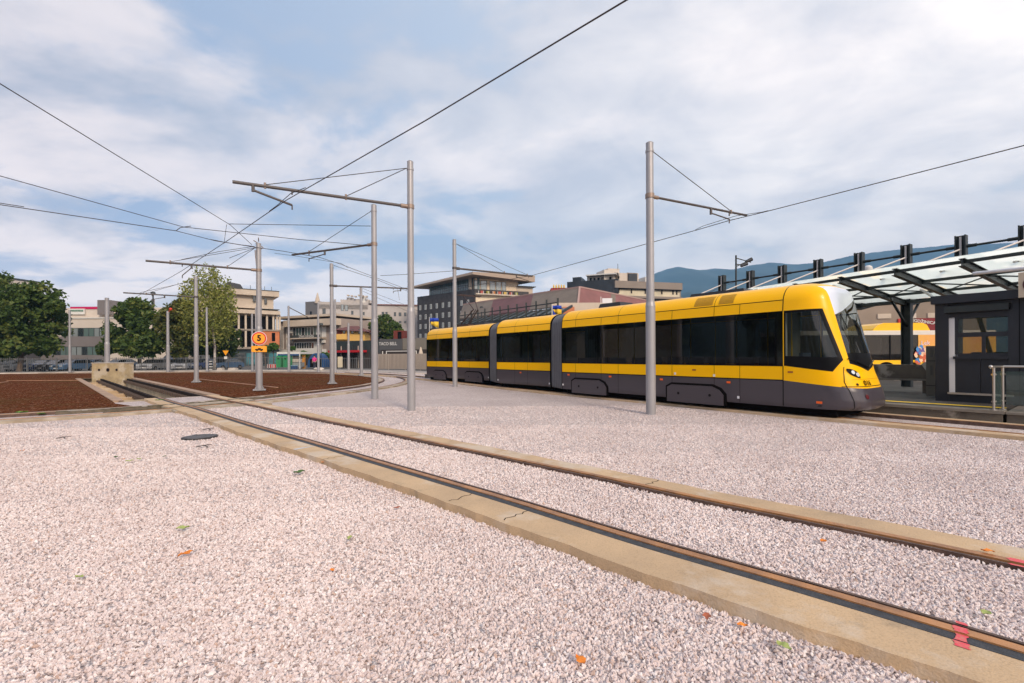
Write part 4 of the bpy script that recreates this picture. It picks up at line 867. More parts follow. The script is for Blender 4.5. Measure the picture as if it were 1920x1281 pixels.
kwin = kb('window_frame', kw0, kw0 + .06, KT + .02, KT + .08, wz0, wz1, M_CHAR); kb('mullion', kw0 + .06, kw1, KT + .02, KT + .08, 2.05, 2.17, M_CHAR, kwin); kb('mullion', kw0 + .06, kw1, KT + .02, KT + .08, wz0 - .05, wz0 + .03, M_CHAR, kwin)
mid = kw0 + (kw1 - kw0) * .52; kb('mullion', mid, mid + .07, KT + .021, KT + .079, wz0 + .03, 2.05, M_CHAR, kwin)
kb('pane', kw0 + .06, kw1, KT + .045, KT + .055, wz0 + .03, 2.05, glass('kiosk_glass', (.02, .022, .02), (.5, .5, .48), .02, f0=.03), kwin); kb('pane', kw0 + .06, kw1, KT + .045, KT + .055, 2.17, wz1, MATS['kiosk_glass'], kwin)
kb('lintel', ks(1779), kw1, KT + .02, KT + .10, wz1, wz1 + .12, M_CHAR); kb('header', KS0, KS1, KT + .04, KT + .12, wz1 + .12, KZ, M_CHAR)
sb = kb('shutter_box', ks(1772), ks(1893), KT - .12, KT + .04, wz1 + .16, wz1 + .33, M_CHAR2); mb = MB(); mb.tube(P(ks(1893), KT - .05, wz1 + .245), P(ks(1893) + .03, KT - .05, wz1 + .245), .085, n=16); mb.build('end_cap', M_BLK, sb)
kb('roof', KS0 - .06, KS1, KT - .16, KT + 3.1, KZ, KZ + .22, M_CHAR)
for a in (0, .62):
    mb = MB(); mb.bar(P(kw0 + .25 + a, KT + 1.2, 2.9), P(kw0 + .62 + a, KT + 1.2, 1.2), .10, .10); mb.build('yellow_brace', M_YPOLE, kk)
kb('inner_shelf', kw0, kw1 + 1, KT + 2.2, KT + 2.5, 1.6, 1.65, M_INT)
bs = thing('round_sign_board', 'beige square board with a dark ring at the right edge by the kiosk', 'sign', tuple(P(ks(1909, KT - .3), KT - .3, 2.98)))
mb = MB(); a = sec_px(F3, 1910, KT - .3); mb.obox(P(a, KT - .3, 2.98), F3.d * .62, F3.n * .08, (0, 0, .62)); mb.build('board', mat('board_beige', (.50, .43, .34), .7), bs)
mb = MB(); c = P(a + .31, KT - .30, 3.29); n = 28
for i in range(n):
    a0, a1 = 2 * math.pi * i / n, 2 * math.pi * (i + 1) / n
    mb.add([c - F3.n * .006 + F3.d * math.cos(q) * r + Vector((0, 0, math.sin(q) * r)) for r, q in ((.24, a0), (.24, a1), (.17, a1), (.17, a0))], [(0, 1, 2, 3)])
mb.build('ring', mat('ring_maroon', (.06, .02, .03), .5), bs)
# railing
rl = thing('railing', 'stainless steel handrail with glass panels at the end of the platform', 'railing', tuple(P(3.4, 2.7, PZ)))
pA_, pB_ = P(3.40, 2.62, PZ), P(3.50, 3.0, PZ); pC_ = P(4.6, 3.15, PZ); pD_ = P(5.8, 3.3, PZ)
for q in (pA_, pB_, pC_, pD_):
    mb = MB(); mb.tube(q, q + Vector((0, 0, .98)), .025, n=12); post = mb.build('post', M_STEEL, rl); mb = MB(); mb.tube(q, q + Vector((0, 0, .02)), .06, n=16); mb.build('base_flange', M_STEEL, post)
    mb = MB()
    for z in (.20, .82): mb.tube(q + Vector((-.04, 0, z)), q + Vector((.07, .02, z)), .022, n=8)
    mb.build('glass_clamp', M_STEEL, post)
mb = MB(); hz_ = Vector((0, 0, 1.0)); st = (pA_ - pB_).normalized(); mb.tube(pA_ + hz_ + st * .12, pB_ + hz_, .026, n=12); mb.tube(pB_ + hz_, pC_ + hz_, .026, n=12); mb.tube(pC_ + hz_, pD_ + hz_, .026, n=12); mb.ball(pA_ + hz_ + st * .12, .04); mb.build('handrail', M_STEEL, rl)
for q0, q1 in ((pA_, pB_), (pB_, pC_), (pC_, pD_)):
    d = (q1 - q0).normalized(); mb = MB(); mb.bar(q0 + d * .05 + Vector((0, 0, .5)), q1 - d * .05 + Vector((0, 0, .5)), .012, .78); mb.build('glass_panel', G_RAIL, rl)
# canopy
ZP, ZC, ZM = 6.0, 4.1, 3.62
posts = []
for px, top in ((1408, 508), (1467, 498), (1535, 487), (1613, 474), (1702, 459), (1806, 442), (1924, 422)):
    Y = (ZP - CAM_H) * FPX / ((CY - top) + (px - CX) * -math.sin(ROLL)); posts.append(Vector((xat(px, Y), Y, 0)))
dc = (posts[-1] - posts[0]).normalized(); ncv = Vector((-dc.y, dc.x, 0)); Lc = (posts[-1] - posts[0]).length / 6
posts = [posts[0] + dc * Lc * k for k in range(-1, 9)]
f0 = gz(1574, 525, ZC); f1 = gz(1803, 492, ZC); dF = (f1 - f0) / 2; fronts = [Vector((f0.x, f0.y, ZC)) + dF * (k - 5) for k in range(10)]     # k=5 is the post at 1702
cn = thing('platform_canopy', 'long glass-roofed canopy on dark steel posts above the platform', 'canopy', tuple(Vector((posts[5].x, posts[5].y, PZ))))
backs = []
for k, (p, f) in enumerate(zip(posts, fronts)):
    g = Vector((p.x, p.y, ZM)); bk = g + (g - f) * .62; bk.z = ZC + .1; backs.append(bk)
    bm_ = MB()
    for a, b in ((f, g), (g, bk)):
        d = (b - a).normalized(); x = d.cross(Vector((0, 0, 1))).normalized(); u = x.cross(d)
        bm_.bar(a + u * .10, b + u * .10, .13, .018, up=u); bm_.bar(a - u * .10, b - u * .10, .13, .018, up=u); bm_.bar(a, b, .02, .19, up=u)
    bm_.build('roof_beam', M_CHAR2, cn)
    mb = MB(); z0 = ZM if k not in (1, 5, 9) else PZ
    x = dc * .135; y = ncv * .14
    for sx in (-1, 1): mb.obox(Vector((p.x, p.y, z0)) + x * sx - y - dc * .02, dc * .04, y * 2, (0, 0, ZP - z0))
    mb.obox(Vector((p.x, p.y, z0)) - x - ncv * .02, x * 2, ncv * .04, (0, 0, ZP - z0)); mb.build('column', M_CHAR2, cn)
    mb = MB(); mb.obox(Vector((p.x, p.y, ZM + .2)) - ncv * .055 - dc * .03 - ncv * .04, dc * .06, ncv * .02, (0, 0, ZP - ZM - .25)); mb.build('column_light_strip', M_OFFW, cn)
    if k + 1 < len(posts):
        q = posts[k + 1]; zt = ZP - .42; a = Vector((p.x, p.y, zt)); b = Vector((q.x, q.y, zt)); d = (b - a).normalized()
        mb = MB(); mb.tube(a + d * .15, b - d * .15, .042, n=8); mb.tube(a + d * .15, a + d * .42, .062, n=8); mb.tube(b - d * .42, b - d * .15, .062, n=8); mb.build('top_rail', M_CHAR2, cn)
    r0 = Vector((p.x, p.y, ZP - .5)); r1 = f.lerp(g, .22) - dF * .55; mb = MB(); mb.tube(r0, r1 + Vector((0, 0, .12)), .03, n=8); mb.build('tie_rod', M_OFFW, cn)
    mb = MB(); mb.bar(Vector((p.x, p.y, ZM - .9)), f.lerp(g, .72), .07, .07); mb.bar(Vector((p.x, p.y, ZM - .9)), g.lerp(bk, .4), .07, .07)
    if k in (1, 5, 9): mb.build('knee_brace', M_CHAR2, cn)
for k in range(len(posts) - 1):
    for (a0, a1), (b0, b1) in (((fronts[k], fronts[k + 1]), (Vector((posts[k].x, posts[k].y, ZM)), Vector((posts[k + 1].x, posts[k + 1].y, ZM)))), ((Vector((posts[k].x, posts[k].y, ZM)), Vector((posts[k + 1].x, posts[k + 1].y, ZM))), (backs[k], backs[k + 1]))):
        up = Vector((0, 0, .17)); e0 = a0 - (b0 - a0) * (.06 if a0.z == ZC else 0); e1 = a1 - (b1 - a1) * (.06 if a0.z == ZC else 0)
        mb = MB(); mb.add([e0 + up, e1 + up, b1 + up, b0 + up, e0 + up * 1.08, e1 + up * 1.08, b1 + up * 1.08, b0 + up * 1.08], [(0, 1, 2, 3), (7, 6, 5, 4), (0, 4, 5, 1), (1, 5, 6, 2), (2, 6, 7, 3), (3, 7, 4, 0)]); mb.build('roof_glass', G_ROOF, cn)
        for f_ in (.03, .36, .68, .97): mb = MB(); mb.bar(a0.lerp(b0, f_) + Vector((0, 0, .05)), a1.lerp(b1, f_) + Vector((0, 0, .05)), .06, .09); mb.build('purlin', M_CHAR2, cn)
        mb = MB(); mb.tube(a0.lerp(b0, .36), a1.lerp(b1, .68), .022); mb.tube(a1.lerp(b1, .36), a0.lerp(b0, .68), .022); mb.build('cross_brace', M_CHAR2, cn)
for px, py, px2, py2, Y, Y2 in ((1826, 513, 1985, 497, 11.6, 9.8), (1727, 543, 1752, 558, 15.4, 14.9)):
    mb = MB(); mb.tube(at(px, py, Y), at(px2, py2, Y2), .045, n=10); mb.build('tube_lamp', M_WHITE, cn)
# bench wall, cabinet, paper
bw = thing('platform_bench', 'long grey concrete bench wall at the back of the platform', 'bench', tuple(P(-1, 7.2, PZ)))
tb = 7.4; a0, a1 = sec_px(F3, 1560, tb), sec_px(F3, 1738, tb); z1 = zat(1700, 684, P(sec_px(F3, 1700, tb), tb, 0).y); z0 = zat(1700, 710, P(sec_px(F3, 1700, tb), tb, 0).y)
mb = MB(); mb.obox(P(a0 - 8, tb, z0), F3.d * (a1 - a0 + 8), F3.n * .5, (0, 0, z1 - z0)); mb.build('wall', M_CONCD, bw)
mb = MB(); mb.obox(P(a0 - 8, tb - .05, z0 - .06), F3.d * (a1 - a0 + 8.05), F3.n * .6, (0, 0, .055)); mb.build('seat_ledge', mat('ledge', (.22, .2, .17), .8), bw)
for q in (a1 - .12, a1 - 3.2, a1 - 6.4):
    mb = MB(); mb.obox(P(q, tb, PZ), F3.d * .1, F3.n * .5, (0, 0, z0 - .06 - PZ)); mb.build('support', M_CONCD, bw)
cb = thing('cabinet', 'tall olive grey utility cabinet between the bench and the kiosk', 'cabinet', tuple(P(1.5, 6.4, PZ)))
tcb = 6.3; a0, a1 = sec_px(F3, 1736, tcb), sec_px(F3, 1765, tcb); zt = zat(1745, 649, P(a0, tcb, 0).y); mb = MB(); mb.obox(P(a0, tcb, PZ), F3.d * (a1 - a0), F3.n * .5, (0, 0, zt - PZ)); mb.build('body', mat('cabinet_grey', (.17, .16, .13), .6, var=.06), cb)
for z in (.95, 1.5): mb = MB(); mb.obox(P(a0 + .1, tcb - .01, z), F3.d * (a1 - a0 - .3), F3.n * .012, (0, 0, .3)); mb.build('panel', mat('cabinet_dark', (.12, .115, .10), .6), cb)
mb = MB(); mb.obox(P(a0, tcb - .012, 1.38), F3.d * (a1 - a0), F3.n * .012, (0, 0, .012)); mb.obox(P(a0, tcb - .012, .62), F3.d * (a1 - a0), F3.n * .012, (0, 0, .012)); tag(mb.build('door_gap', M_BLACK, cb), kind='stuff')
pw = P(sec_px(F3, 1727, tb - .02), tb - .02, z1); mb = MB(); mb.prism([pw + Vector((0, 0, .03)), pw + F3.d * .45 + Vector((0, 0, .30)), pw + F3.d * .55 + Vector((0, 0, -.25)), pw + F3.d * .2 + Vector((0, 0, -.32))], -F3.n * .02); tag(mb.build('plastic_sheet', mat('sheet_white', (.5, .48, .42), .6, var=.1), None, loc=tuple(pw)), 'crumpled pale plastic sheet hanging over the bench wall', 'plastic sheet')

# ------------------------------------------------------------------ bus behind the platform
YB = 25.0; bx0, bx1 = 15.0, 26.6
bus = thing('city_bus', 'yellow city bus with a roof pod parked behind the platform', 'bus', (20, YB, 0))
def bb(name, x0, x1, y0, y1, z0, z1, m, par=None): mb = MB(); mb.box(((x0 + x1) / 2, (y0 + y1) / 2, (z0 + z1) / 2), (x1 - x0, y1 - y0, z1 - z0)); return mb.build(name, m, par or bus)
M_BUSY = mat('bus_yellow', (1.0, .55, .0), .3, coat=.15)
bb('lower_body', bx0, bx1, YB, YB + 2.5, .35, 1.27, M_BUSY); bb('upper_body', bx0, bx1, YB, YB + 2.5, 2.66, 2.86, mat('bus_white', (.70, .66, .60), .4))
bb('window_band', bx0 + .03, xat(1722, YB), YB + .02, YB + 2.48, 1.27, 2.66, G_TRAM); bb('rear_panel', xat(1722, YB), bx1, YB, YB + 2.5, 1.27, 2.66, mat('bus_ad', (.85, .50, .08), .4, col2=(.78, .36, .10), vscale=.9))
for px in (1668, 1695): bb('window_pillar', xat(px, YB), xat(px, YB) + .08, YB - .003, YB + .02, 1.27, 2.66, M_BLK)
mb = MB(); prof = [(xat(1640, YB), 2.86), (xat(1643, YB), 3.02), (xat(1651, YB), 3.22), (xat(1662, YB), 3.33), (xat(1735, YB), 3.33), (xat(1743, YB), 3.22), (xat(1748, YB), 2.95), (xat(1750, YB), 2.86)]; mb.prism([(x, YB + .15, z) for x, z in prof], (0, 2.2, 0)); mb.build('roof_pod', M_BUSY, bus)
bb('roof', bx0, bx1, YB + .02, YB + 2.48, 2.86, 2.90, MATS['bus_white'])
for px in (1662, 1706, 1790):
    c = (xat(px, YB), YB, .5); mb = MB(); mb.tube((c[0], YB - .006, .62), (c[0], YB + .02, .62), .56, n=24); ar = mb.build('wheel_arch', M_BLACK, bus); mb = MB(); mb.tube((c[0], YB - .03, .48), (c[0], YB + .25, .48), .48, n=24); mb.build('wheel', M_BLK, bus)
text('Lek', .34, (xat(1735, YB), YB - .012, 2.2), (1, 0, .05), mat('ad_pale', (.85, .70, .78), .5), bus, 'advert_lettering')
rr = random.Random(5)
for i in range(26):
    p = at(1717 + rr.uniform(0, 19), 650 + rr.uniform(0, 30), YB); c_ = rr.choice(((.05, .25, .6), (.6, .12, .05), (.85, .2, .03), (.15, .1, .3), (.8, .35, .2), (.85, .6, .4))); a = rr.uniform(0, 3); mb = MB(); mb.prism([Vector((p.x + math.cos(a + k * 1.05 + rr.uniform(-.3, .3)) * rr.uniform(.05, .17), YB - .004 - i * .002, p.z + math.sin(a + k * 1.05) * rr.uniform(.08, .2))) for k in range(6)], (0, .002, 0)); mb.build('advert_shape', mat('ad_%d' % (c_[0] * 100), c_, .5), bus)

# ------------------------------------------------------------------ buildings
class Fac:
    """a facade standing between two ground points; lets parts be measured off the photograph in its own plane"""
    def __init__(s, name, label, cat, px0, Y0, px1, Y1):
        s.A = Vector((xat(px0, Y0), Y0, 0)); s.B = Vector((xat(px1, Y1), Y1, 0)); s.L = (s.B - s.A).length; s.u = (s.B - s.A).normalized(); s.n = Vector((-s.u.y, s.u.x, 0))
        s.root = thing(name, label, cat, tuple(s.A)) if name else None; s.par = s.root
    def U(s, px): r = (px - 960) / FPX; return (r * s.A.y - s.A.x) / (s.u.x - r * s.u.y)
    def Z(s, px, py): return zat(px, py, (s.A + s.u * s.U(px)).y)
    def slab(s, name, u0, u1, z0, z1, d0, d1, m, par=None):
        mb = MB(); mb.obox(s.A + s.u * u0 + s.n * d0 + Vector((0, 0, z0)), s.u * (u1 - u0), s.n * (d1 - d0), (0, 0, z1 - z0)); return mb.build(name, m, par or s.par)
    def px(s, name, p0, p1, yt, yb, d0, d1, m, par=None, z0=None, ref=None):
        r = (p0 + p1) / 2 if ref is None else ref
        return s.slab(name, s.U(p0), s.U(p1), s.Z(r, yb) if z0 is None else z0, s.Z(r, yt), d0, d1, m, par)
    def win(s, u0, u1, z0, z1, pane, frame, par=None, fr=.08, mull=1, cross=False):
        w_ = s.slab('window', u0, u1, z0, z1, -.05, 0.05, frame, par); n = mull
        for i in range(n):
            a = u0 + fr + (u1 - u0 - fr) * i / n; s.slab('pane', a, a + (u1 - u0 - fr) / n - fr, z0 + fr, z1 - fr, -.07, 0.0, pane, w_)
        return w_
M_WGREY = mat('wall_grey', (.20, .18, .18), .8, var=.06, vscale=.3); M_WHT = mat('wall_white', (.62, .55, .48), .8, var=.05, vscale=.3); M_BEIG = mat('wall_beige', (.50, .40, .30), .85, col2=(.42, .34, .27), vscale=.25)
M_WFR = mat('frame_dark', (.05, .06, .06), .5); M_WFW = mat('frame_white', (.7, .69, .66), .5)
# B1 office
b = Fac('office_building', 'white and grey office building with a magenta roof stripe, at the left', 'office building', 20, 78, 320, 78)
b.slab('wall', 0, b.L, 0, b.Z(150, 597), 0, 16, M_WHT); b.px('grey_band', 60, 199, 631, 650, -.06, 0, M_WGREY); b.px('grey_band', 60, 199, 666, 690, -.06, 0, M_WGREY, z0=0)
up = b.px('upper_storey', 60, 290, 575, 597, 2.0, 14, M_WHT); b.px('roof_edge', 60, 320, 595.5, 597.5, -.15, .3, M_WFW); b.px('magenta_stripe', 112, 171, 573, 577.5, 1.9, 2.1, mat('magenta', (.55, .01, .10), .5))
b.px('rooftop_plant', 171, 195, 561, 589, 1.2, 8, M_WGREY); b.px('louvre', 206, 220, 581, 589, 1.9, 2.0, M_WGREY, up)
b.px('chimney', 232, 235, 553, 575, 6, 6.5, M_STEEL)
sgn = b.px('sign_board', 112, 141, 577, 588, 1.7, 1.9, M_WFW)
for k in range(9): b.px('sign_letter', 114.5 + k * 2.8, 116.5 + k * 2.8, 579.5, 582.5, 1.66, 1.7, mat('sign_green', (.05, .18, .12), .5), sgn)
for y0, y1, lst in ((616, 631, range(118, 196, 10)), (651, 666, range(75, 196, 10))):
    wb = b.px('window_band', lst[0] - 2, 197, y0 - 1, y1 + .5, -.04, .02, M_WFR)
    for i, x in enumerate(lst): b.px('pane', x, x + 8.3, y0, y1, -.06, 0, (G_WINL, G_WING, G_WIN, G_WINL, G_WING)[(i * 7 + y0) % 5], wb)
for k in range(6): b.win(b.U(210 + k * 18), b.U(220 + k * 18), 4.5, 6, G_WING, M_WFR)
b = Fac('office_building', 'tall cream building behind the big tree at the far left', 'building', -120, 106, -2, 104)
b.slab('wall', 0, b.L, 0, b.Z(-2, 520), 0, 9, M_WHT); b.slab('roof_edge', -.2, b.L + .2, b.Z(-2, 520), b.Z(-2, 517.5), -.3, 9.2, M_WFR)
for k in range(5):
    for z in (4, 8, 12): b.win(1 + k * 2.9, 2.6 + k * 2.9, z, z + 1.6, G_WIN, M_WFW)
# B2 unfinished
M_CRM = mat('cream_plaster', (.62, .53, .43), .9, col2=(.50, .42, .34), vscale=.3, detail=8); M_BRICK = mat('orange_brick', (.62, .22, .10), .9, col2=(.50, .17, .08), vscale=1.5)
b = Fac('unfinished_building', 'unfinished concrete building with open floors and orange brick infill', 'building', 372, 81.5, 526, 89.5)
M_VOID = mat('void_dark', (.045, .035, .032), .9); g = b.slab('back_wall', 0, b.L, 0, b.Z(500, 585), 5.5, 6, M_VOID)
b.slab('upper_storey', b.U(425), b.U(514), b.Z(500, 579), b.Z(500, 556), .4, 12, M_CRM); b.slab('upper_storey', b.U(378), b.U(425), b.Z(500, 579), b.Z(500, 556), 4, 12, M_CRM)
b.slab('cornice', b.U(405), b.U(523), b.Z(500, 556), b.Z(500, 546), -.6, 12.4, M_CRM); b.slab('roof_line', b.U(405), b.U(523.3), b.Z(500, 546), b.Z(500, 545), -.7, 12.5, M_WFR)
mb = MB(); zt = b.Z(440, 541); u0, u1, u2, u3 = b.U(418), b.U(432), b.U(455), b.U(467); z0 = b.Z(440, 545.5); mb.prism([b.A + b.u * u0 + b.n * 3 + Vector((0, 0, z0)), b.A + b.u * u3 + b.n * 3 + Vector((0, 0, z0)), b.A + b.u * u2 + b.n * 3 + Vector((0, 0, b.Z(440, 528))), b.A + b.u * u1 + b.n * 3 + Vector((0, 0, b.Z(440, 525)))], b.n * 6); mb.build('roof_hut', mat('dark_roof', (.06, .06, .07), .7), b.root)
for x0, x1, y0, y1 in ((474.5, 480, 556, 567), (496, 501, 559, 569.5)): b.win(b.U(x0), b.U(x1), b.Z(500, y1), b.Z(500, y0), G_WIN, M_WFR)
for k in range(4): mb = MB(); q = b.A + b.u * (b.U(470) + k * 1.2) + Vector((0, 0, b.Z(500, 546))); mb.tube(q, q + Vector((0, 0, .9)), .04); mb.build('rod', M_WFR, b.root)
for yt, yb, dz in ((583, 590, -.8), (618, 621, -.3), (651, 655, -.5)): b.slab('floor_slab', b.U(378), b.U(524.5), b.Z(500, yb), b.Z(500, yt), dz, 6, M_CRM if yt == 583 else mat('old_concrete', (.30, .26, .22), .9, var=.2))
b.slab('terrace_roof', b.U(490), b.U(523), b.Z(500, 581), b.Z(500, 580), -1, 3, M_WFR)
for px in (380, 402, 424, 446, 459, 471, 487, 499, 511, 518, 523): b.slab('column', b.U(px), b.U(px) + .32, b.Z(500, 651 if px < 487 else 618), b.Z(500, 590), -.2, .2, M_CRM)
b.slab('brick_wall', b.U(487), b.U(524), b.Z(500, 651), b.Z(500, 621), -.15, .25, M_BRICK); b.slab('brick_wall', b.U(421), b.U(429), b.Z(500, 651), b.Z(500, 621), -.1, .3, M_BRICK)
b.slab('brick_opening', b.U(509.5), b.U(516), b.Z(500, 640), b.Z(500, 624), -.17, -.14, M_BLACK)
b.slab('ground_floor_shop', b.U(378), b.U(524), 0, b.Z(500, 655), .3, 6, mat('shop_teal_dark', (.035, .06, .07), .4, var=.3, vscale=1))
for k in range(7): b.slab('shop_window', b.U(395) + k * 1.9, b.U(395) + k * 1.9 + 1.6, .3, 2.4, .22, .31, mat('shop_teal', (.05, .20, .24), .3, var=.3, vscale=2) if k % 2 else G_WIN)
# B3
b = Fac('health_centre_building', 'low two-storey cream building with balconies behind the market stall', 'building', 524, 95, 640, 88)
b.slab('wall', 0, b.L, 0, b.Z(580, 600), 0, 10, mat('grey_render', (.34, .28, .25), .85, var=.08, vscale=.4)); b.slab('roof_slab', -.5, b.L, b.Z(580, 596), b.Z(580, 592), -1.2, 10.5, M_CRM); b.slab('fascia', b.U(543), b.L, b.Z(590, 612), b.Z(590, 600), -1.5, 0, M_CRM)
w0 = b.slab('window_band', b.U(549), b.U(612), b.Z(580, 633), b.Z(580, 613), -.1, .05, M_WFW)
for k in range(8): b.slab('pane', b.U(551) + k * .82, b.U(551) + k * .82 + .62, b.Z(580, 632), b.Z(580, 614), -.13, 0, G_WING if k % 3 else G_WIN, w0)
bal = b.slab('balcony', b.U(549), b.U(612), b.Z(580, 636), b.Z(580, 634), -1.6, 0, M_CRM); b.slab('balcony_front', b.U(553), b.U(612), b.Z(580, 634), b.Z(580, 629), -1.6, -1.5, mat('dark_board', (.05, .055, .05), .6), bal)
text('Dom zdravlja', .75, b.A + b.u * (b.U(587)) - b.n * 1.62 + Vector((0, 0, b.Z(587, 631))), b.u, M_WFW, bal)
w0 = b.slab('window_band', b.U(552), b.U(604), b.Z(580, 655), b.Z(580, 641), -.1, .05, M_WFW)
for k in range(8): b.slab('pane', b.U(553.5) + k * .68, b.U(553.5) + k * .68 + .5, b.Z(580, 653), b.Z(580, 643), -.13, 0, G_WIN, w0)
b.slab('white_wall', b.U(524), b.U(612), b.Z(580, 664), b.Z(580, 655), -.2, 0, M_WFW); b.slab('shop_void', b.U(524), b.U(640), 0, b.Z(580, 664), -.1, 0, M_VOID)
for x, y in ((549, 622), (548, 641), (609, 640)): b.px('air_conditioner', x - 3, x + 2, y - 3, y + 3, -.5, 0, M_WFW)
for x in (527, 531, 538): b.px('drain_pipe', x, x + .8, 612, 655, -.15, 0, M_WFW)
# B4
b = Fac('apartment_building', 'long weathered white building with rooftop terraces in the far centre', 'building', 597, 165, 792, 172)
M_WW = mat('weathered_white', (.58, .53, .50), .85, col2=(.44, .41, .39), vscale=.12, detail=9)
b.slab('wall', 0, b.L, 0, b.Z(740, 573), 0, 25, M_WW); b.slab('left_block', 0, b.U(690), b.Z(640, 580), b.Z(640, 566.5), 0, 20, M_WW); b.slab('roof_edge', b.U(700), b.L, b.Z(740, 573), b.Z(740, 571), -.5, 25, mat('roof_rust', (.25, .13, .11), .8))
for i, (x0, x1, y0, y1) in enumerate(((605, 611, 579, 590), (640, 645, 571, 583), (647, 653, 572, 583), (659, 663, 583, 590), (681, 684, 585, 591), (716, 721, 585, 592), (723, 727, 585, 592), (739, 743, 585.5, 593), (748, 753, 586, 593), (758, 762, 586, 593), (763, 768, 586, 593), (658, 663, 599, 603), (670, 674, 600, 603), (680, 685, 600, 603), (739, 743, 602, 606), (748, 753, 602, 606), (758, 762, 602, 606), (764, 768, 602, 606), (698, 703, 585, 592))):
    b.win(b.U(x0), b.U(x1), b.Z(x0, y1), b.Z(x0, y0), G_WINL if i in (1, 2) else G_WIN, M_WFR, fr=.12)
for x0, x1, yt in ((636, 648, 560), (648, 660, 556), (660, 673, 559), (673, 684, 553), (684, 692, 560), (690, 700, 562)): b.px('terrace_room', x0, x1, yt, 567, 3, 12, M_WFW if x0 % 2 else M_WW)
for k in range(6): b.px('roof_parasol', 650 + k * 7, 654 + k * 7, 552 + k % 3, 554 + k % 3, 1, 3, M_CRM)
q = b.A + b.u * b.U(593.5) + b.n * 2; mb = MB(); mb.tube((q.x, q.y, b.Z(597, 568)), (q.x, q.y, b.Z(597, 548)), 1.1, .15, n=10); mb.build('spire', M_CRM, b.root)
b2 = Fac(None, '', '', 573, 168, 598, 166); b2.par = b.root; b2.slab('grey_gable', 0, b2.L, 0, b2.Z(596, 565), 0, 18, mat('gable_grey', (.15, .145, .15), .85)); b2.slab('gable_window', b2.U(582), b2.U(585), b2.Z(584, 592), b2.Z(584, 584), -.1, 0, M_BLACK)
# small yellow house, red house
b = Fac('yellow_house', 'small yellow house with a dark red roof above the dark shop row', 'house', 632, 80, 684, 80.6)
b.slab('wall', 0, b.L, 0, b.Z(660, 620), 0, 8, mat('house_yellow', (.68, .42, .12), .8)); b.slab('balcony', -.3, b.U(652), b.Z(650, 637), b.Z(650, 627), -.8, 0, MATS['house_yellow'])
mb = MB(); z0, z1 = b.Z(660, 619), b.Z(660, 609); mb.add([b.A + b.u * u_ + b.n * n_ + Vector((0, 0, z)) for u_, n_, z in ((-.6, -.9, z0), (b.L + .5, -.9, z0 - .3), (b.L + .5, 8.6, z0 - .3), (-.6, 8.6, z0), (b.U(650), 3.5, z1), (b.U(665), 3.5, z1))], [(0, 1, 5, 4), (1, 2, 5), (2, 3, 4, 5), (3, 0, 4), (3, 2, 1, 0)]); mb.build('roof', mat('roof_maroon', (.13, .045, .04), .8), b.root)
b.slab('red_wall', 0, b.U(642), b.Z(640, 627), b.Z(640, 619), -.06, 0, mat('dark_red_wall', (.16, .03, .02), .8))
for x in (643, 659, 672): b.win(b.U(x), b.U(x + 4.5), b.Z(660, 626), b.Z(660, 617.5), G_WIN, M_WFR)
b = Fac('brick_chimney_house', 'orange brick upper wall behind the yellow house', 'building', 630, 100, 652, 100.2); b.slab('wall', 0, b.L, 0, b.Z(640, 604), 0, 6, M_BRICK); b.slab('roof', -.3, b.L + .3, b.Z(640, 604), b.Z(640, 603), -.3, 6.3, mat('roof_maroon', (.13, .045, .04)))
b = Fac('red_house', 'dark red house between the yellow house and the green tree', 'house', 684, 86, 700, 86.2); b.slab('wall', 0, b.L, 0, b.Z(690, 621), 0, 8, MATS['dark_red_wall']); b.slab('roof', -.3, b.L + .3, b.Z(690, 621), b.Z(690, 619.5), -.4, 8, MATS['roof_maroon']); b.win(b.U(688), b.U(692), b.Z(690, 630), b.Z(690, 625), G_WIN, M_WFW)
b = Fac('red_shop', 'low dark red shop front right of the green tree', 'shop', 738, 84, 757, 83.7); b.slab('wall', 0, b.L, 0, b.Z(750, 620), 0, 2, MATS['dark_red_wall']); b.slab('opening', b.U(746), b.U(753), 2, b.Z(757, 622), -.05, 0, M_BLACK)
# retail row
b = Fac('retail_row', 'long dark low shop row with red awnings and white lettering', 'shop', 620, 68, 815, 60)
b.slab('wall_dark', 0, b.U(713), 0, b.Z(670, 639), 0, 10, mat('shop_green_black', (.025, .04, .04), .6)); b.slab('wall_grey', b.U(713), b.U(756), 0, b.Z(735, 636), -.2, 10, mat('shop_grey', (.10, .10, .105), .7)); b.slab('wall_beige', b.U(756), b.L + 3, 0, b.Z(780, 634), -.1, 10, mat('shop_beige', (.22, .20, .17), .8))
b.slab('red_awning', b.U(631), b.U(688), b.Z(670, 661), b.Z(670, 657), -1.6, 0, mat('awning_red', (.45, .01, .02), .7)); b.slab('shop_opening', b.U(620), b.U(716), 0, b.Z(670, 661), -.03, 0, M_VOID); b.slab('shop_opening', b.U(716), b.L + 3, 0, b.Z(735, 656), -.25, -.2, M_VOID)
text('TACO BELL', .62, b.A + b.u * b.U(729.5) - b.n * .24 + Vector((0, 0, b.Z(730, 645))), b.u, M_WFW, b.root, bold=.01)
for k in range(7): b.slab('shop_mullion', b.U(640) + k * 1.1, b.U(640) + k * 1.1 + .1, 0, 3.2, -.1, -.03, M_WFR if k % 3 else M_WHT)
mb = MB()
for x in (736, 743, 798): q = b.A + b.u * b.U(x) - b.n * 2; mb.bar((q.x, q.y, 0), (q.x, q.y, b.Z(x, 659)), .1, .1)
q0 = b.A + b.u * b.U(743) - b.n * 2 + Vector((0, 0, b.Z(743, 659))); q1 = b.A + b.u * b.U(798) - b.n * 2 + Vector((0, 0, b.Z(743, 659))); mb.bar(q0, q1, .1, .1); mb.build('white_frame', M_WFW, b.root)
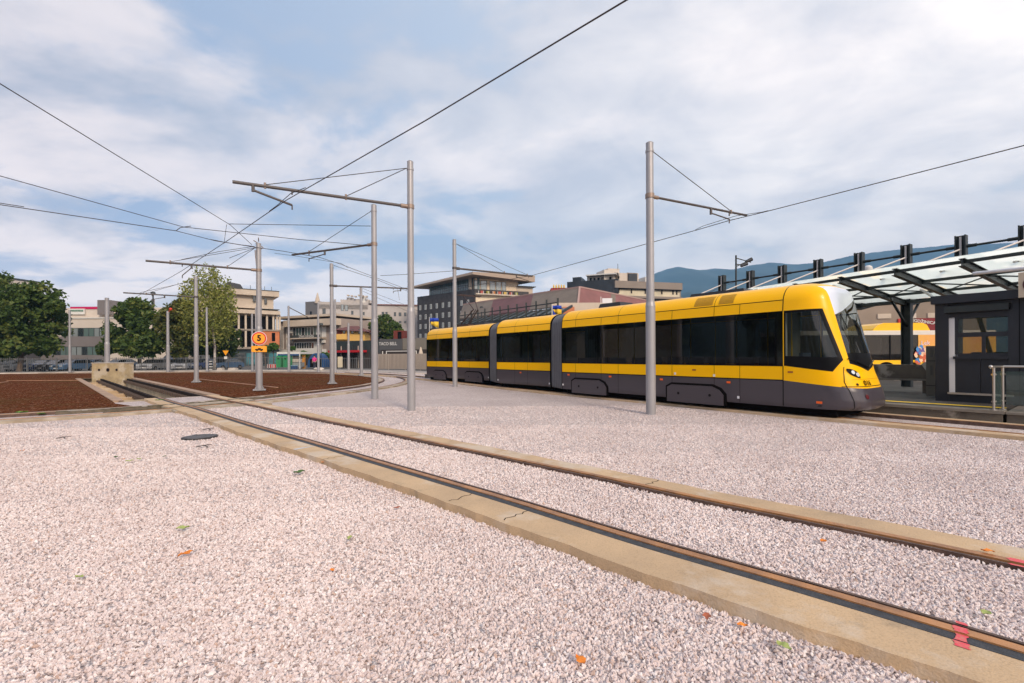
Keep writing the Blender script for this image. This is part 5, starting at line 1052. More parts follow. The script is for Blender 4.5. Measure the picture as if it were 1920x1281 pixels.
# hotel
M_HB = mat('hotel_dark_brick', (.055, .05, .052), .8, var=.25, vscale=.8); M_HR = mat('hotel_roof', (.42, .33, .26), .7)
b = Fac('hotel', 'tall dark brick hotel with a slanted overhanging roof behind the tram', 'hotel', 783, 157, 890.7, 139)
b.slab('wall', 0, b.L, 0, b.Z(890.7, 542), 0, 18, M_HB)
gl = b.slab('penthouse_glazing', b.U(799), b.U(890), b.Z(885, 542), b.Z(885, 520), 1.6, 12, G_WING); 
for k in range(20): b.slab('glazing_bar', b.U(799) + k * 1.1, b.U(799) + k * 1.1 + .14, b.Z(885, 542), b.Z(885, 520), 1.5, 1.6, M_WFR, gl)
b.slab('glazing_bar', b.U(799), b.U(890), b.Z(885, 532), b.Z(885, 531), 1.5, 1.6, M_WFR, gl)
b.slab('roof_column', b.U(877.5), b.U(881), b.Z(880, 542), b.Z(880, 519), .4, 1.1, M_CRM)
for r_, dz in enumerate((0, -3.25, -6.5, -9.75)):
    for x in (788.5, 798.5, 808.5, 819.5, 831, 842.6, 854, 866, 878):
        if r_ == 0 and x in (854,): continue
        zc = b.Z(788.5, 577.3) + dz; b.win(b.U(x) - .48, b.U(x) + .48, zc - .8, zc + .8, G_WINL, M_WFW, fr=.12, mull=2)
c = Fac(None, '', '', 890.7, 139, 992, 146); c.par = b.root
c.slab('end_wall', 0, c.L, 0, c.Z(890.7, 542), 0, 14, M_HB); c.slab('terrace_slab', 0, c.L + 2, c.Z(890.7, 553), c.Z(890.7, 550.5), -1.4, 0, M_CRM)
c.slab('penthouse_wall', .4, c.U(975), c.Z(890.7, 545), c.Z(890.7, 520), 1.2, 12, mat('warm_glazing_wall', (.72, .58, .42), .5, var=.1))
for x0, x1 in ((892, 903), (904, 916), (921, 932), (933, 943), (944, 952)): c.win(c.U(x0), c.U(x1), c.Z(890.7, 549), c.Z(890.7, 524), G_WINL, M_WFR, fr=.15).location = tuple(c.n * 1.2)
c.slab('lower_glazing', .3, c.U(972), c.Z(890.7, 575), c.Z(890.7, 553), -.1, 0, mat('warm_pale_panel', (.80, .68, .50), .6, var=.1)); 
for k in range(9): c.slab('balustrade_post', c.U(895) + k * 1.55, c.U(895) + k * 1.55 + .14, c.Z(890.7, 553), c.Z(890.7, 546), -1.4, -1.3, M_WFW)
for k, cc in enumerate(((.45, .10, .07), (.35, .33, .04), (.5, .2, .05), (.45, .10, .07), (.6, .42, .1), (.4, .1, .08), (.3, .3, .05))): c.slab('terrace_chair', c.U(900) + k * 1.9, c.U(900) + k * 1.9 + .9, c.Z(890.7, 550.5), c.Z(890.7, 545.5), -1.1, -.4, mat('chair%d' % k, cc, .7))
c.slab('roof_wing', c.U(972), c.U(1002), c.Z(980, 552), c.Z(980, 537), 1, 9, M_CRM); c.slab('roof_wing_edge', c.U(972), c.U(1006), c.Z(980, 537), c.Z(980, 536), 0, 10, M_WFR)
pk = b.A + b.u * (b.L + 2.2) - b.n * 3.0 ; le = b.A + b.u * -1.2 - b.n * 2.2; re = c.A + c.u * (c.U(1000)) - c.n * 1.5; bkp = le + b.n * 16; 
V = [(le, zat(778, 538, le.y), zat(778, 541, le.y)), (pk, zat(882, 509.6, pk.y), zat(882, 514.5, pk.y)), (re, zat(998, 517, re.y), zat(979, 529, re.y)), (bkp + Vector((12, 4, 0)), zat(998, 520, re.y), zat(998, 524, re.y))]
mb = MB(); mb.add([(p.x, p.y, z) for p, z, _ in V] + [(p.x, p.y, z) for p, _, z in V], [(0, 1, 2, 3), (7, 6, 5, 4), (0, 4, 5, 1), (1, 5, 6, 2), (2, 6, 7, 3), (3, 7, 4, 0)]); mb.build('slanted_roof', M_HR, b.root)
# market hall roofs
mk = thing('market_hall', 'low market hall with faded plum and brown hipped roof behind the tram', 'market hall', (10, 70, 0))
R0, R1, R2_ = at(1087, 538.3, 65), at(869, 571, 88), at(1222, 565, 82); E0 = at(1084, 569, 61); e1 = at(860, 600, 84); e2 = at(1225, 580, 78); e1.z = e2.z = E0.z
M_PLUM = mat('roof_plum', (.17, .08, .085), .8, col2=(.13, .066, .07), vscale=.5, detail=8); M_BRN = mat('roof_brown', (.20, .165, .135), .8, col2=(.15, .125, .105), vscale=.5, detail=8); M_ROSE = mat('roof_rose', (.25, .105, .10), .8, col2=(.19, .082, .078), vscale=.5, detail=8)
def strip(a, b, c, d, f0_, f1_, m):
    mb = MB(); q = [a.lerp(b, f0_), a.lerp(b, f1_), d.lerp(c, f1_), d.lerp(c, f0_)]; mb.add(q + [p - Vector((0, 0, .2)) for p in q], [(0, 1, 2, 3), (7, 6, 5, 4), (0, 4, 5, 1), (1, 5, 6, 2), (2, 6, 7, 3), (3, 7, 4, 0)]); mb.build('roof_panel', m, mk)
for f0_, f1_, m in ((0, .33, M_BRN), (.33, .68, M_PLUM), (.68, 1, M_BRN)): strip(R0, R1, e1, E0, f0_, f1_, m)
for f0_, f1_, m in ((0, .38, M_ROSE), (.38, .44, M_BRN), (.44, 1, M_ROSE)): strip(R0, R2_, e2, E0, f0_, f1_, m)
mb = MB(); mb.bar(R0, R1, .25, .2); mb.bar(R0, R2_, .25, .2); mb.bar(R0, E0, .25, .2); mb.build('ridge_cap', mat('ridge', (.42, .28, .25), .8), mk)
mb = MB(); w0 = Vector((E0.x, E0.y + 1.5, 0)); 
mb.add([(e1.x + 1, e1.y + 1, 0), (w0.x, w0.y, 0), (e2.x, e2.y + 1, 0), (e2.x + 6, e2.y + 20, 0), (e1.x + 6, e1.y + 14, 0)] + [(x, y, E0.z - .1) for x, y in ((e1.x + 1, e1.y + 1), (w0.x, w0.y), (e2.x, e2.y + 1), (e2.x + 6, e2.y + 20), (e1.x + 6, e1.y + 14))], [(i, (i + 1) % 5, 5 + (i + 1) % 5, 5 + i) for i in range(5)]); mb.build('wall', M_CRM, mk)
w0 = at(1059, 571, 60.5); mb = MB(); mb.box((w0.x + 2, w0.y, E0.z - 1.2), (7.5, .5, 2.4)); mb.build('cream_panel', M_CRM, mk); mb = MB(); w1_ = at(1066, 583, 60); mb.box((w1_.x, w1_.y, w1_.z - .6), (1.5, .4, 2.2)); mb.build('orange_panel', M_BRICK, mk)
# glazed stop roofs beyond the rear of the tram
gs = thing('distant_stop_canopy', 'dark glazed canopy frames of a farther stop above the rear of the tram', 'canopy', tuple(at(930, 665, 40)))
q0, q1 = at(850, 612, 52), at(1046, 590, 36); mb = MB(); mb.add([q0, q1, q1 + Vector((1.5, 3, .9)), q0 + Vector((1.5, 3, .9))], [(0, 1, 2, 3)]); mb.build('glass_roof', mat('dark_glazing', (.045, .06, .058), .35, var=.3, vscale=.6), gs)
q2, q3 = at(872, 605, 50), at(1048, 572, 35)
for k in range(14):
    p = q0.lerp(q1, k / 13); mb = MB(); mb.bar(p - Vector((0, 0, 2)), p + Vector((0, 0, 1.5 - .015 * k)), .14, .14); mb.build('post', M_CHAR2, gs)
    mb = MB(); mb.bar(p + Vector((0, 0, 0)), p + Vector((1.5, 3, 1.0)), .16, .2); mb.build('rafter', M_CHAR2, gs)
mb = MB(); mb.bar(q0 + Vector((0, 0, 1.1)), q1 + Vector((0, 0, .95)), .08, .08); mb.bar(q0, q1, .15, .25); mb.build('rail', M_CHAR2, gs)
# right-hand block
b = Fac('office_tower_block', 'dark glass and beige block with white penthouses right of the market hall', 'office building', 1064, 152, 1160, 146)
M_BG = mat('blue_black_glass', (.025, .03, .038), .3, var=.3, vscale=.25)
b.slab('dark_wall', 0, b.L, 0, b.Z(1110, 526), 0, 16, M_BG); b.slab('dark_stair', b.U(1073), b.U(1089), b.Z(1080, 530), b.Z(1080, 519), 1, 8, M_BG)
b.slab('roof_rooms', b.U(1098), b.U(1150), b.Z(1120, 527), b.Z(1120, 515), 3, 12, M_WHT)
for k in range(6): b.slab('roof_window', b.U(1103) + k * 1.3, b.U(1103) + k * 1.3 + .7, b.Z(1120, 524), b.Z(1120, 518), 2.95, 3.0, M_BLACK)
b.slab('roof_canopy', b.U(1098), b.U(1155), b.Z(1120, 515), b.Z(1120, 513), 1, 12, M_WFW)
for k in range(9): b.slab('glass_seam', b.U(1068) + k * 1.9, b.U(1068) + k * 1.9 + .1, b.Z(1110, 560), b.Z(1110, 526), -.05, 0, M_CHAR)
c = Fac(None, '', '', 1153, 146, 1279, 152); c.par = b.root
M_TAUPE = mat('taupe_cladding', (.27, .225, .19), .8, var=.05, vscale=.3)
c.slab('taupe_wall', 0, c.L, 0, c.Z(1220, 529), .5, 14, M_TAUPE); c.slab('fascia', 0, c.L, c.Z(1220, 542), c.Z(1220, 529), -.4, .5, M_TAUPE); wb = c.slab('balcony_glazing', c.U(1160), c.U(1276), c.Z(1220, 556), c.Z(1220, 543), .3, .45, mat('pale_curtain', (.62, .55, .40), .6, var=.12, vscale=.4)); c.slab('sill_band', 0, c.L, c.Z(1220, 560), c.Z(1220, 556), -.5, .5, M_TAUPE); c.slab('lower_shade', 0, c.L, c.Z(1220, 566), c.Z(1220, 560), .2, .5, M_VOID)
for x in (1160, 1184, 1210, 1241, 1262, 1269): c.slab('dark_bay', c.U(x), c.U(x + 2.6), c.Z(1220, 551), c.Z(1220, 543), .2, .3, M_VOID, wb)
c.slab('dark_soffit', c.U(1160), c.U(1277), c.Z(1220, 544), c.Z(1220, 542), -.4, .3, M_BLACK)
for x0, x1, yt, yb, m in ((1144, 1158, 503, 529, M_WHT), (1154, 1176, 499, 529, M_WHT), (1170, 1185, 509, 529, M_WHT), (1185, 1205, 508, 529, M_TAUPE), (1205, 1213, 506, 530, M_WHT), (1226, 1233, 512, 531, M_WFW)): c.slab('penthouse', c.U(x0), c.U(x1), c.Z(1180, yb), c.Z(1180, yt), 3 + x0 % 3, 10, m)
c.slab('penthouse_glass', c.U(1187), c.U(1203), c.Z(1180, 525), c.Z(1180, 510), 2.6, 3.1, M_BG)
for x, y in ((1161, 509), (1165, 509), (1168, 516)): c.slab('penthouse_window', c.U(x), c.U(x + 2), c.Z(1180, y + 4), c.Z(1180, y), 2.8, 3.1, M_BLACK)
q = c.A + c.u * c.U(1173) + c.n * 5; mb = MB(); mb.tube((q.x, q.y, c.Z(1173, 500)), (q.x, q.y, c.Z(1173, 489)), .08); mb.build('antenna', M_WFR, b.root)
# gold crown ornaments on a red roof edge
gc = Fac('red_roof_block', 'distant red roof edge with a row of golden crown ornaments', 'building', 1034, 120, 1066, 120); gc.slab('wall', 0, gc.L, 0, gc.Z(1050, 540), 0, 8, mat('ornament_red', (.35, .04, .04), .7))
for k in range(5):
    q = gc.A + gc.u * (gc.U(1039) + k * .68) + Vector((0, 0, gc.Z(1050, 540))); mb = MB(); mb.tube(q, q + Vector((0, 0, .45)), .28, .18, n=8); mb.tube(q + Vector((0, 0, .45)), q + Vector((0, 0, .95)), .26, .02, n=8); mb.build('gold_crown', mat('gold', (.75, .50, .08), .5), gc.root)
b = Fac('roofed_house', 'brown-roofed building seen through the canopy posts', 'building', 1545, 120, 1606, 119)
b.slab('wall', 0, b.L, 0, b.Z(1590, 518), 0, 10, mat('pinkish_wall', (.42, .30, .25), .8)); mb = MB(); q0 = b.A + Vector((0, 0, b.Z(1575, 527))); mb.prism([q0, q0 + b.u * b.L * .55, q0 + b.u * b.L * .55 + Vector((0, 0, 1.9)), q0 + Vector((0, 0, 1.2))], b.n * -.4); mb.build('roof', mat('brown_roof2', (.12, .06, .05), .8), b.root)
for k in range(4): b.slab('roof_box', b.U(1580) + k * 1.5, b.U(1580) + k * 1.5 + 1, b.Z(1590, 518), b.Z(1590, 512 + k % 2), 2, 4, M_WFW)
dm = at(1628, 503, 120); mb = MB(); mb.tube((dm.x, dm.y, 0), (dm.x, dm.y, dm.z), .95, n=14); mb.ball(dm, .95, 14, 8, (1, 1, .8)); tag(mb.build('domed_tower', M_WFW, None, loc=(dm.x, dm.y, 0)), 'small white domed turret seen between two canopy posts', 'tower')
b = Fac('shop_building', 'beige building with a dark red bakery sign behind the bus', 'shop', 1590, 46, 1850, 44)
b.slab('wall', 0, b.L, 0, 7.2, 0, 10, mat('beige_plaster', (.30, .24, .19), .85, var=.1, vscale=.3)); b.slab('red_sign_field', b.U(1716), b.U(1758), b.Z(1735, 624), b.Z(1735, 597), -.2, 0, mat('bakery_red', (.22, .012, .02), .6)); b.slab('red_panel', b.U(1683), b.U(1697), b.Z(1690, 606), b.Z(1690, 598), -.15, 0, mat('panel_red', (.5, .03, .02), .6))
for k in range(5): b.slab('light_panel', b.U(1645) + k * 2.2, b.U(1645) + k * 2.2 + 1.2, b.Z(1690, 597), b.Z(1690, 588), -.1, 0, M_WHT if k % 2 else M_CRM)
text('BUREGDŽINICA', .40, b.A + b.u * b.U(1752) - b.n * .22 + Vector((0, 0, b.Z(1734, 607))), b.u + Vector((0, 0, -.16)), M_WFW, b.root, bold=.008, align='RIGHT')
# low buildings filling gaps behind trees
for x0, x1, Y, yt, m, lab in ((290, 380, 96, 600, M_WHT, 'plain pale building behind the two middle trees'), (-60, 30, 70, 640, M_WGREY, 'low grey building behind the far left tree')):
    b = Fac('background_building', lab, 'building', x0, Y, x1, Y + 2); b.slab('wall', 0, b.L, 0, b.Z((x0 + x1) / 2, yt), 0, 10, m)
    for k in range(4): b.win(.8 + k * b.L / 4.3, 2.4 + k * b.L / 4.3, 3.2, 4.7, G_WIN, M_WFW)

# ------------------------------------------------------------------ hills
def hills(name, ridge, Y, depth, z0, seed, m, extra=400):
    r_ = np.random.default_rng(seed); xs = np.linspace(ridge[0][0], ridge[-1][0], 260); rx = [p[0] for p in ridge]; ry = [p[1] for p in ridge]
    ph = r_.uniform(0, 6.28, 14); vs = []; NJ = 26
    for x in xs:
        y = np.interp(x, rx, ry) - sum(.9 / (k + 1) * math.sin(x * .035 * (1.7 ** k) + ph[k]) for k in range(5)); top = at(x, y, Y)
        for j in range(NJ + 1):
            f = j / NJ; yy = Y - depth * (1 - f); h = z0 + (top.z - z0) * (f ** .85); wv = sum(math.sin(top.x * .0016 * (1.8 ** k) + yy * .0013 * (1.7 ** k) + ph[5 + k]) * 45 / (1.7 ** k) for k in range(6)) * math.sin(math.pi * f)
            vs.append((top.x * (yy / Y) ** .0 , yy, max(z0, h + wv)))
        vs.append((top.x, Y + 600, z0))
    n = NJ + 2; mb = MB(); mb.add(vs, [(i * n + j, (i + 1) * n + j, (i + 1) * n + j + 1, i * n + j + 1) for i in range(len(xs) - 1) for j in range(n - 1)], True); o = mb.build(name, m); o['kind'] = 'structure'; return o
M_HILL = mat('hill_forest', (.014, .032, .024), .95, col2=(.028, .05, .032), vscale=.006, detail=9)
hills('hills', [(1060, 640), (1130, 590), (1190, 535), (1231, 511), (1250, 505), (1273, 502), (1309, 507), (1346, 503), (1377, 505), (1408, 497), (1440, 493), (1486, 497), (1535, 492), (1608, 478), (1681, 469), (1739, 462), (1797, 459), (1856, 457), (1920, 455), (2100, 448), (2300, 470)], 3300, 1500, -5, 3, M_HILL)
hills('hills', [(1050, 640), (1150, 600), (1233, 560), (1290, 548), (1345, 558), (1400, 556), (1500, 560), (1650, 566), (1800, 560), (2200, 540)], 1800, 700, -3, 5, M_HILL)
# ------------------------------------------------------------------ trees
def leaf_mat(name, c1, c2, c3=None):
    m = bpy.data.materials.new(name); m.use_nodes = True; t = m.node_tree; t.nodes.clear(); o = N(t, 'ShaderNodeOutputMaterial')
    a = N(t, 'ShaderNodeAttribute'); a.attribute_name = 'rnd'
    st = [(0, c1), (.6, c2)] + ([(1, c3)] if c3 else [(1, c2)]); c = ramp(t, a.outputs['Fac'], st)
    df = N(t, 'ShaderNodeBsdfPrincipled', i_Roughness=.55); df.inputs['Specular IOR Level'].default_value = .3; lk(t, c, df.inputs['Base Color']); tr = N(t, 'ShaderNodeBsdfTranslucent'); lk(t, c, tr.inputs[0])
    mx = N(t, 'ShaderNodeMixShader'); mx.inputs[0].default_value = .25; lk(t, df.outputs[0], mx.inputs[1]); lk(t, tr.outputs[0], mx.inputs[2]); lk(t, mx.outputs[0], o.inputs[0]); return m
LF_D = leaf_mat('leaves_dark', (.035, .068, .016), (.085, .14, .03), (.20, .22, .05)); LF_M = leaf_mat('leaves_mixed', (.05, .075, .018), (.12, .14, .035), (.26, .20, .05)); LF_B = leaf_mat('leaves_birch', (.13, .17, .04), (.28, .30, .07), (.45, .40, .12)); LF_G = leaf_mat('leaves_fresh', (.04, .10, .02), (.10, .20, .04))
BARK = mat('bark', (.13, .09, .06), .9, var=.3, vscale=6); BIRCH = mat('birch_bark', (.60, .55, .50), .8, col2=(.12, .10, .09), vscale=3)
def crown_mesh(blobs, n, ls, seed, droop=0.0):
    r = np.random.default_rng(seed); vol = np.array([b[3] * b[3] for b in blobs]); vol /= vol.sum(); ids = r.choice(len(blobs), n, p=vol); B = np.array([b[:5] for b in blobs])[ids]
    d = r.normal(size=(n, 3)); d /= np.linalg.norm(d, axis=1)[:, None]; rad = r.uniform(.5, 1.08, n) ** .6
    # small clusters so that the outline stays uneven
    cl = r.integers(0, 46, n); cd = r.normal(size=(len(blobs) * 46, 3)); cd /= np.linalg.norm(cd, axis=1)[:, None]; c = cd[ids * 46 + cl]; d = c * .90 + d * .25
    P_ = B[:, :3] + d * rad[:, None] * np.stack([B[:, 3], B[:, 3], B[:, 4]], 1)
    if droop: P_[:, 2] -= droop * r.uniform(0, 1, n) ** 2
    a = r.normal(size=(n, 3)); a /= np.linalg.norm(a, axis=1)[:, None]; b = np.cross(a, r.normal(size=(n, 3))); b /= np.linalg.norm(b, axis=1)[:, None]
    s = ls * r.uniform(.6, 1.3, n)[:, None]; V = np.stack([P_ - a * s, P_ + b * s * .55, P_ + a * s, P_ - b * s * .55], 1).reshape(-1, 3)
    me = bpy.data.meshes.new('crown'); me.vertices.add(4 * n); me.vertices.foreach_set('co', V.astype(np.float32).ravel()); me.loops.add(4 * n); me.loops.foreach_set('vertex_index', np.arange(4 * n)); me.polygons.add(n); me.polygons.foreach_set('loop_start', np.arange(0, 4 * n, 4)); me.update(calc_edges=True)
    rnd = np.clip(r.uniform(0, 1, len(blobs) * 46)[ids * 46 + cl] * .6 + r.uniform(0, 1, n) * .4, 0, 1)
    at_ = me.attributes.new('rnd', 'FLOAT', 'POINT'); at_.data.foreach_set('value', np.repeat(rnd, 4).astype(np.float32)); return me
def tree(name, label, px, Y, blobs_px, trunk_r, lm, n, ls, seed, group=None, bark=None, lean=0, droop=0, limbs=6, multi=1):
    """blobs_px: (px, py, radius_px, squash)"""
    base = Vector((xat(px, Y), Y, 0)); t = thing(name, label, 'tree', tuple(base), group); bl = []; rr = random.Random(seed)
    for bx, by, br, sq in blobs_px: p = at(bx, by, Y + rr.uniform(-1.2, 1.2)); q = br * Y / FPX; bl.append((p.x - base.x, p.y - base.y, p.z, q, q * sq))
    me = crown_mesh(bl, n, ls, seed, droop); o = bpy.data.objects.new('crown', me); C.objects.link(o); o.parent = t; me.materials.append(lm)
    cz = sum(b[2] for b in bl) / len(bl); cx = sum(b[0] for b in bl) / len(bl)
    mb = MB(); 
    for m_ in range(multi):
        off = (m_ - (multi - 1) / 2) * trunk_r * 2.2; pts = [Vector((off, 0, -.1)), Vector((off * 1.5 + lean * .4, 0, cz * .33)), Vector((off * 3 + cx * .5 + lean * .2, 0, cz * .66)), Vector((cx + off * 5, 0, cz * 1.15))]
        for i in range(3): mb.tube(pts[i], pts[i + 1], trunk_r * (1 - i * .25), trunk_r * (.75 - i * .25), n=8)
        for k in range(limbs):
            b = bl[k % len(bl)]; a = pts[1].lerp(pts[3], .1 + .8 * k / limbs); e = Vector((b[0] + rr.uniform(-.5, .5) * b[3], b[1] + rr.uniform(-.5, .5) * b[3], b[2] + rr.uniform(0, .6) * b[4])); mb.tube(a, e, trunk_r * .38, trunk_r * .08, n=6)
    mb.build('trunk', bark or BARK, t, local=True); return t
tree('broadleaf_tree', 'big dark green tree with a bare curved trunk near the left edge', 36, 52, [(36, 570, 42, .8), (75, 560, 34, .9), (70, 610, 46, .8), (20, 620, 40, .8), (95, 600, 25, .9), (55, 650, 38, .6), (85, 645, 26, .8), (5, 655, 30, .7), (104, 575, 14, .8), (48, 545, 20, .7)], .28, LF_D, 15000, .24, 1, 'trees beyond the yard', lean=.6)
tree('broadleaf_tree', 'taller dark tree cut off by the left edge of the picture', -22, 56, [(-25, 545, 38, 1), (-5, 530, 22, 1.1), (-10, 590, 40, 1), (-45, 600, 45, 1), (8, 545, 14, 1), (-20, 650, 45, .7)], .3, LF_D, 8000, .26, 2, 'trees beyond the yard')
tree('broadleaf_tree', 'dark green tree right of the pole behind the buffer block', 262, 58, [(240, 585, 22, .8), (262, 580, 24, .8), (275, 610, 30, .9), (232, 620, 30, .9), (215, 645, 20, .8), (262, 650, 36, .6), (290, 640, 24, .8), (196, 655, 14, .8), (250, 568, 12, .8)], .26, LF_D, 11000, .24, 3, 'trees beyond the yard')
tree('broadleaf_tree', 'reddish green small tree left of the birch', 345, 57, [(330, 590, 24, .8), (345, 575, 18, .7), (322, 620, 22, .9), (352, 625, 26, .9), (335, 655, 18, .9), (305, 600, 14, .8), (315, 585, 12, .7)], .22, LF_M, 7000, .22, 4, 'trees beyond the yard')
tree('broadleaf_tree', 'dark green tree behind the birch trunk', 425, 62, [(375, 640, 28, .9), (400, 620, 30, 1), (425, 640, 26, 1), (360, 610, 22, .9), (385, 660, 24, .6), (415, 665, 20, .6), (440, 625, 10, .9)], .3, LF_D, 8000, .24, 5, 'trees beyond the yard', multi=2)
tree('birch_tree', 'tall pale birch with white trunk and hanging yellow green leaves', 402, 55, [(385, 510, 20, .9), (360, 535, 22, .9), (405, 530, 26, .9), (385, 560, 34, .8), (415, 570, 26, .9), (425, 545, 16, .9), (345, 550, 12, .8), (365, 590, 22, 1.0), (405, 600, 32, .8), (428, 590, 14, .9)], .16, LF_B, 9000, .15, 6, 'trees beyond the yard', bark=BIRCH, droop=2.4, limbs=14, lean=.2)
tree('broadleaf_tree', 'round green tree between the far buildings right of the second pole', 722, 92, [(722, 605, 16, .9), (735, 620, 18, .8), (710, 620, 15, .8), (700, 612, 9, .8), (728, 632, 18, .7), (742, 612, 9, .9)], .3, LF_D, 7000, .3, 7, 'trees beyond the yard')
for i, (px, py, r_, lab) in enumerate(((498, 655, 9, 'small bright green street tree right of the round sign'), (513, 650, 8, 'small bright green street tree left of the market stall'), (570, 664, 8, 'little green tree in front of the health centre'), (610, 667, 8, 'little green tree beside the blue arch'), (641, 661, 5, 'tiny green tree before the dark shops'), (549, 653, 4, 'tiny green treetop above the market stall'))):
    Y = 66 + i * 1.5; tree('street_tree', lab, px, Y, [(px, py, r_, .8), (px - r_ * .6, py + 2, r_ * .6, .8), (px + r_ * .6, py + 1, r_ * .6, .8)], .08, LF_G, 900, .17, 20 + i, 'small street trees', limbs=3)
# trees outside the left edge, seen in the tram windows
for i, (x, y, s_) in enumerate(((-62, 22, 1.0), (-66, 10, 1.2), (-60, -4, 1.0), (-70, 34, 1.3), (-64, -18, 1.2), (-58, -30, 1.0), (-50, -40, 1.2), (-72, 46, 1.3), (-80, 56, 1.3), (-88, 66, 1.4))):
    src = bpy.data.objects['broadleaf_tree']; copy_thing(src, 'dark tree outside the left edge, %s of the row from the far end' % ('fifth sixth seventh fourth eighth ninth tenth third second first'.split()[i]), (x, y, 0), rz=i * 1.3, scale=(s_, s_, s_ * 1.1))

# ------------------------------------------------------------------ parked cars
def make_car(col, label, kind='hatch'):
    root = thing('parked_car', label, 'car', (0, 0, 0), 'cars parked along the fence'); root['_loc'] = (0, 0, 0)
    hw = .88; prof = [(-2.1, .32), (-2.12, .7), (-1.95, .9), (-.95, 1.0), (1.75 if kind == 'hatch' else 1.2, 1.02), (2.05, .92), (2.1, .6), (2.08, .32)]
    bm = bmesh.new(); rows = []
    for t_, q in ((-hw, 0), (-hw * .98, 1), (hw * .98, 1), (hw, 0)): pass
    def loft(prof, w0, w1, zsplit=None):
        mb = MB(); n = len(prof); vs = []
        for t_, sc in ((-w0, .97), (-w1, 1.0), (w1, 1.0), (w0, .97)): vs += [(x * sc, t_, z if sc == 1 else .66 + (z - .66) * .93) for x, z in prof]
        fs = [(j * n + i, j * n + (i + 1) % n, (j + 1) * n + (i + 1) % n, (j + 1) * n + i) for j in range(3) for i in range(n)]; fs += [tuple(range(n - 1, -1, -1)), tuple(range(3 * n, 4 * n))]; mb.add(vs, fs); return mb
    pm = mat('car_paint_' + '_'.join('%d' % (c * 100) for c in col), col, .3, metal=.3, coat=.6)
    body = loft(prof, hw, hw * .88).build('body', pm, root, local=True)
    gp = [(-1.0, .98), (-.35, 1.42), (1.15, 1.45), (1.85, 1.02)] if kind == 'hatch' else [(-.95, .98), (-.25, 1.40), (.85, 1.42), (1.55, 1.0)]
    mb = MB(); vs = []
    for t_, dz in ((-.80, 0), (.80, 0)): vs += [(x, t_ * (1 if z < 1.1 else .80), z) for x, z in gp]
    mb.add(vs, [(0, 1, 2, 3), (7, 6, 5, 4), (0, 4, 5, 1), (2, 6, 7, 3)]); mb.build('glasshouse', G_CAR, root, local=True)
    mb = MB(); mb.obox((gp[1][0], -.65, gp[1][1] - .02), (gp[2][0] - gp[1][0], 0, .02), (0, 1.3, 0), (0, 0, .05)); mb.build('roof', pm, root, local=True)
    for x in (-1.3, 1.3):
        for y in (-.80, .80):
            mb = MB(); mb.tube((x, y - .1, .32), (x, y + .1, .32), .32, n=16); wh = mb.build('wheel', M_BLK, root, local=True); mb = MB(); mb.tube((x, y - .108, .32), (x, y + .108, .32), .18, n=10); mb.build('rim', M_STEEL, wh, local=True)
    for y in (-.62, .62):
        mb = MB(); mb.box((-2.08, y, .72), (.1, .34, .14)); mb.build('headlight', M_LAMP, root, local=True); mb = MB(); mb.box((2.06, y, .82), (.08, .25, .2)); mb.build('tail_light', mat('tail_red', (.35, .01, .01), .3), root, local=True)
    mb = MB(); mb.box((-2.11, 0, .45), (.04, .5, .11)); mb.build('number_plate', M_WFW, root, local=True); mb = MB(); mb.box((-2.10, 0, .62), (.05, .8, .12)); mb.build('grille', M_BLK, root, local=True); return root
CS = [((.02, .022, .03), 'hatch'), ((.45, .46, .48), 'hatch'), ((.03, .06, .18), 'sedan'), ((.10, .19, .33), 'hatch')]
protos = []
spots = [(6, 56, 0, 'dark car at the left edge behind the fence', 1.35), (49, 57, 1, 'silver grey car behind the fence right of the big tree trunk', 1.5), (84, 57, 2, 'dark blue car in front of the grey building', 1.5), (112, 57, 0, 'black car left of the bright blue car', 1.4), (139, 55.5, 3, 'bright blue car beside the thin kerb pole', 1.5),
         (172, 62, 2, 'dark blue car just left of the buffer block', 1.7), (224, 60, 3, 'blue car right of the buffer block', 1.4), (288, 57.5, 1, 'silver car facing the yard between the two middle trees', 1.75), (306, 60, 1, 'second silver car half hidden by the first silver car', 1.5), (347, 57, 1, 'pale silver car left of the round-foot pole', 1.9), (371, 62, 0, 'dark car behind the pole right of the pit', 1.3), (383, 59, 2, 'dark blue car left of the birch trunk', 1.3), (424, 60, 3, 'pale blue car under the orange triangle sign', 1.3), (325, 66, 2, 'blue and white van behind the silver car', 1.6)]
first = {}
for i, (px, Y, k, lab, rz) in enumerate(spots):
    loc = (xat(px, Y), Y, 0); sc = (1, 1, 1) if 'van' not in lab else (1, 1.05, 1.6)
    if k not in first: first[k] = make_car(CS[k][0], lab, CS[k][1]); first[k].location = loc; first[k].rotation_euler = (0, 0, rz)
    else: copy_thing(first[k], lab, loc, rz, sc)

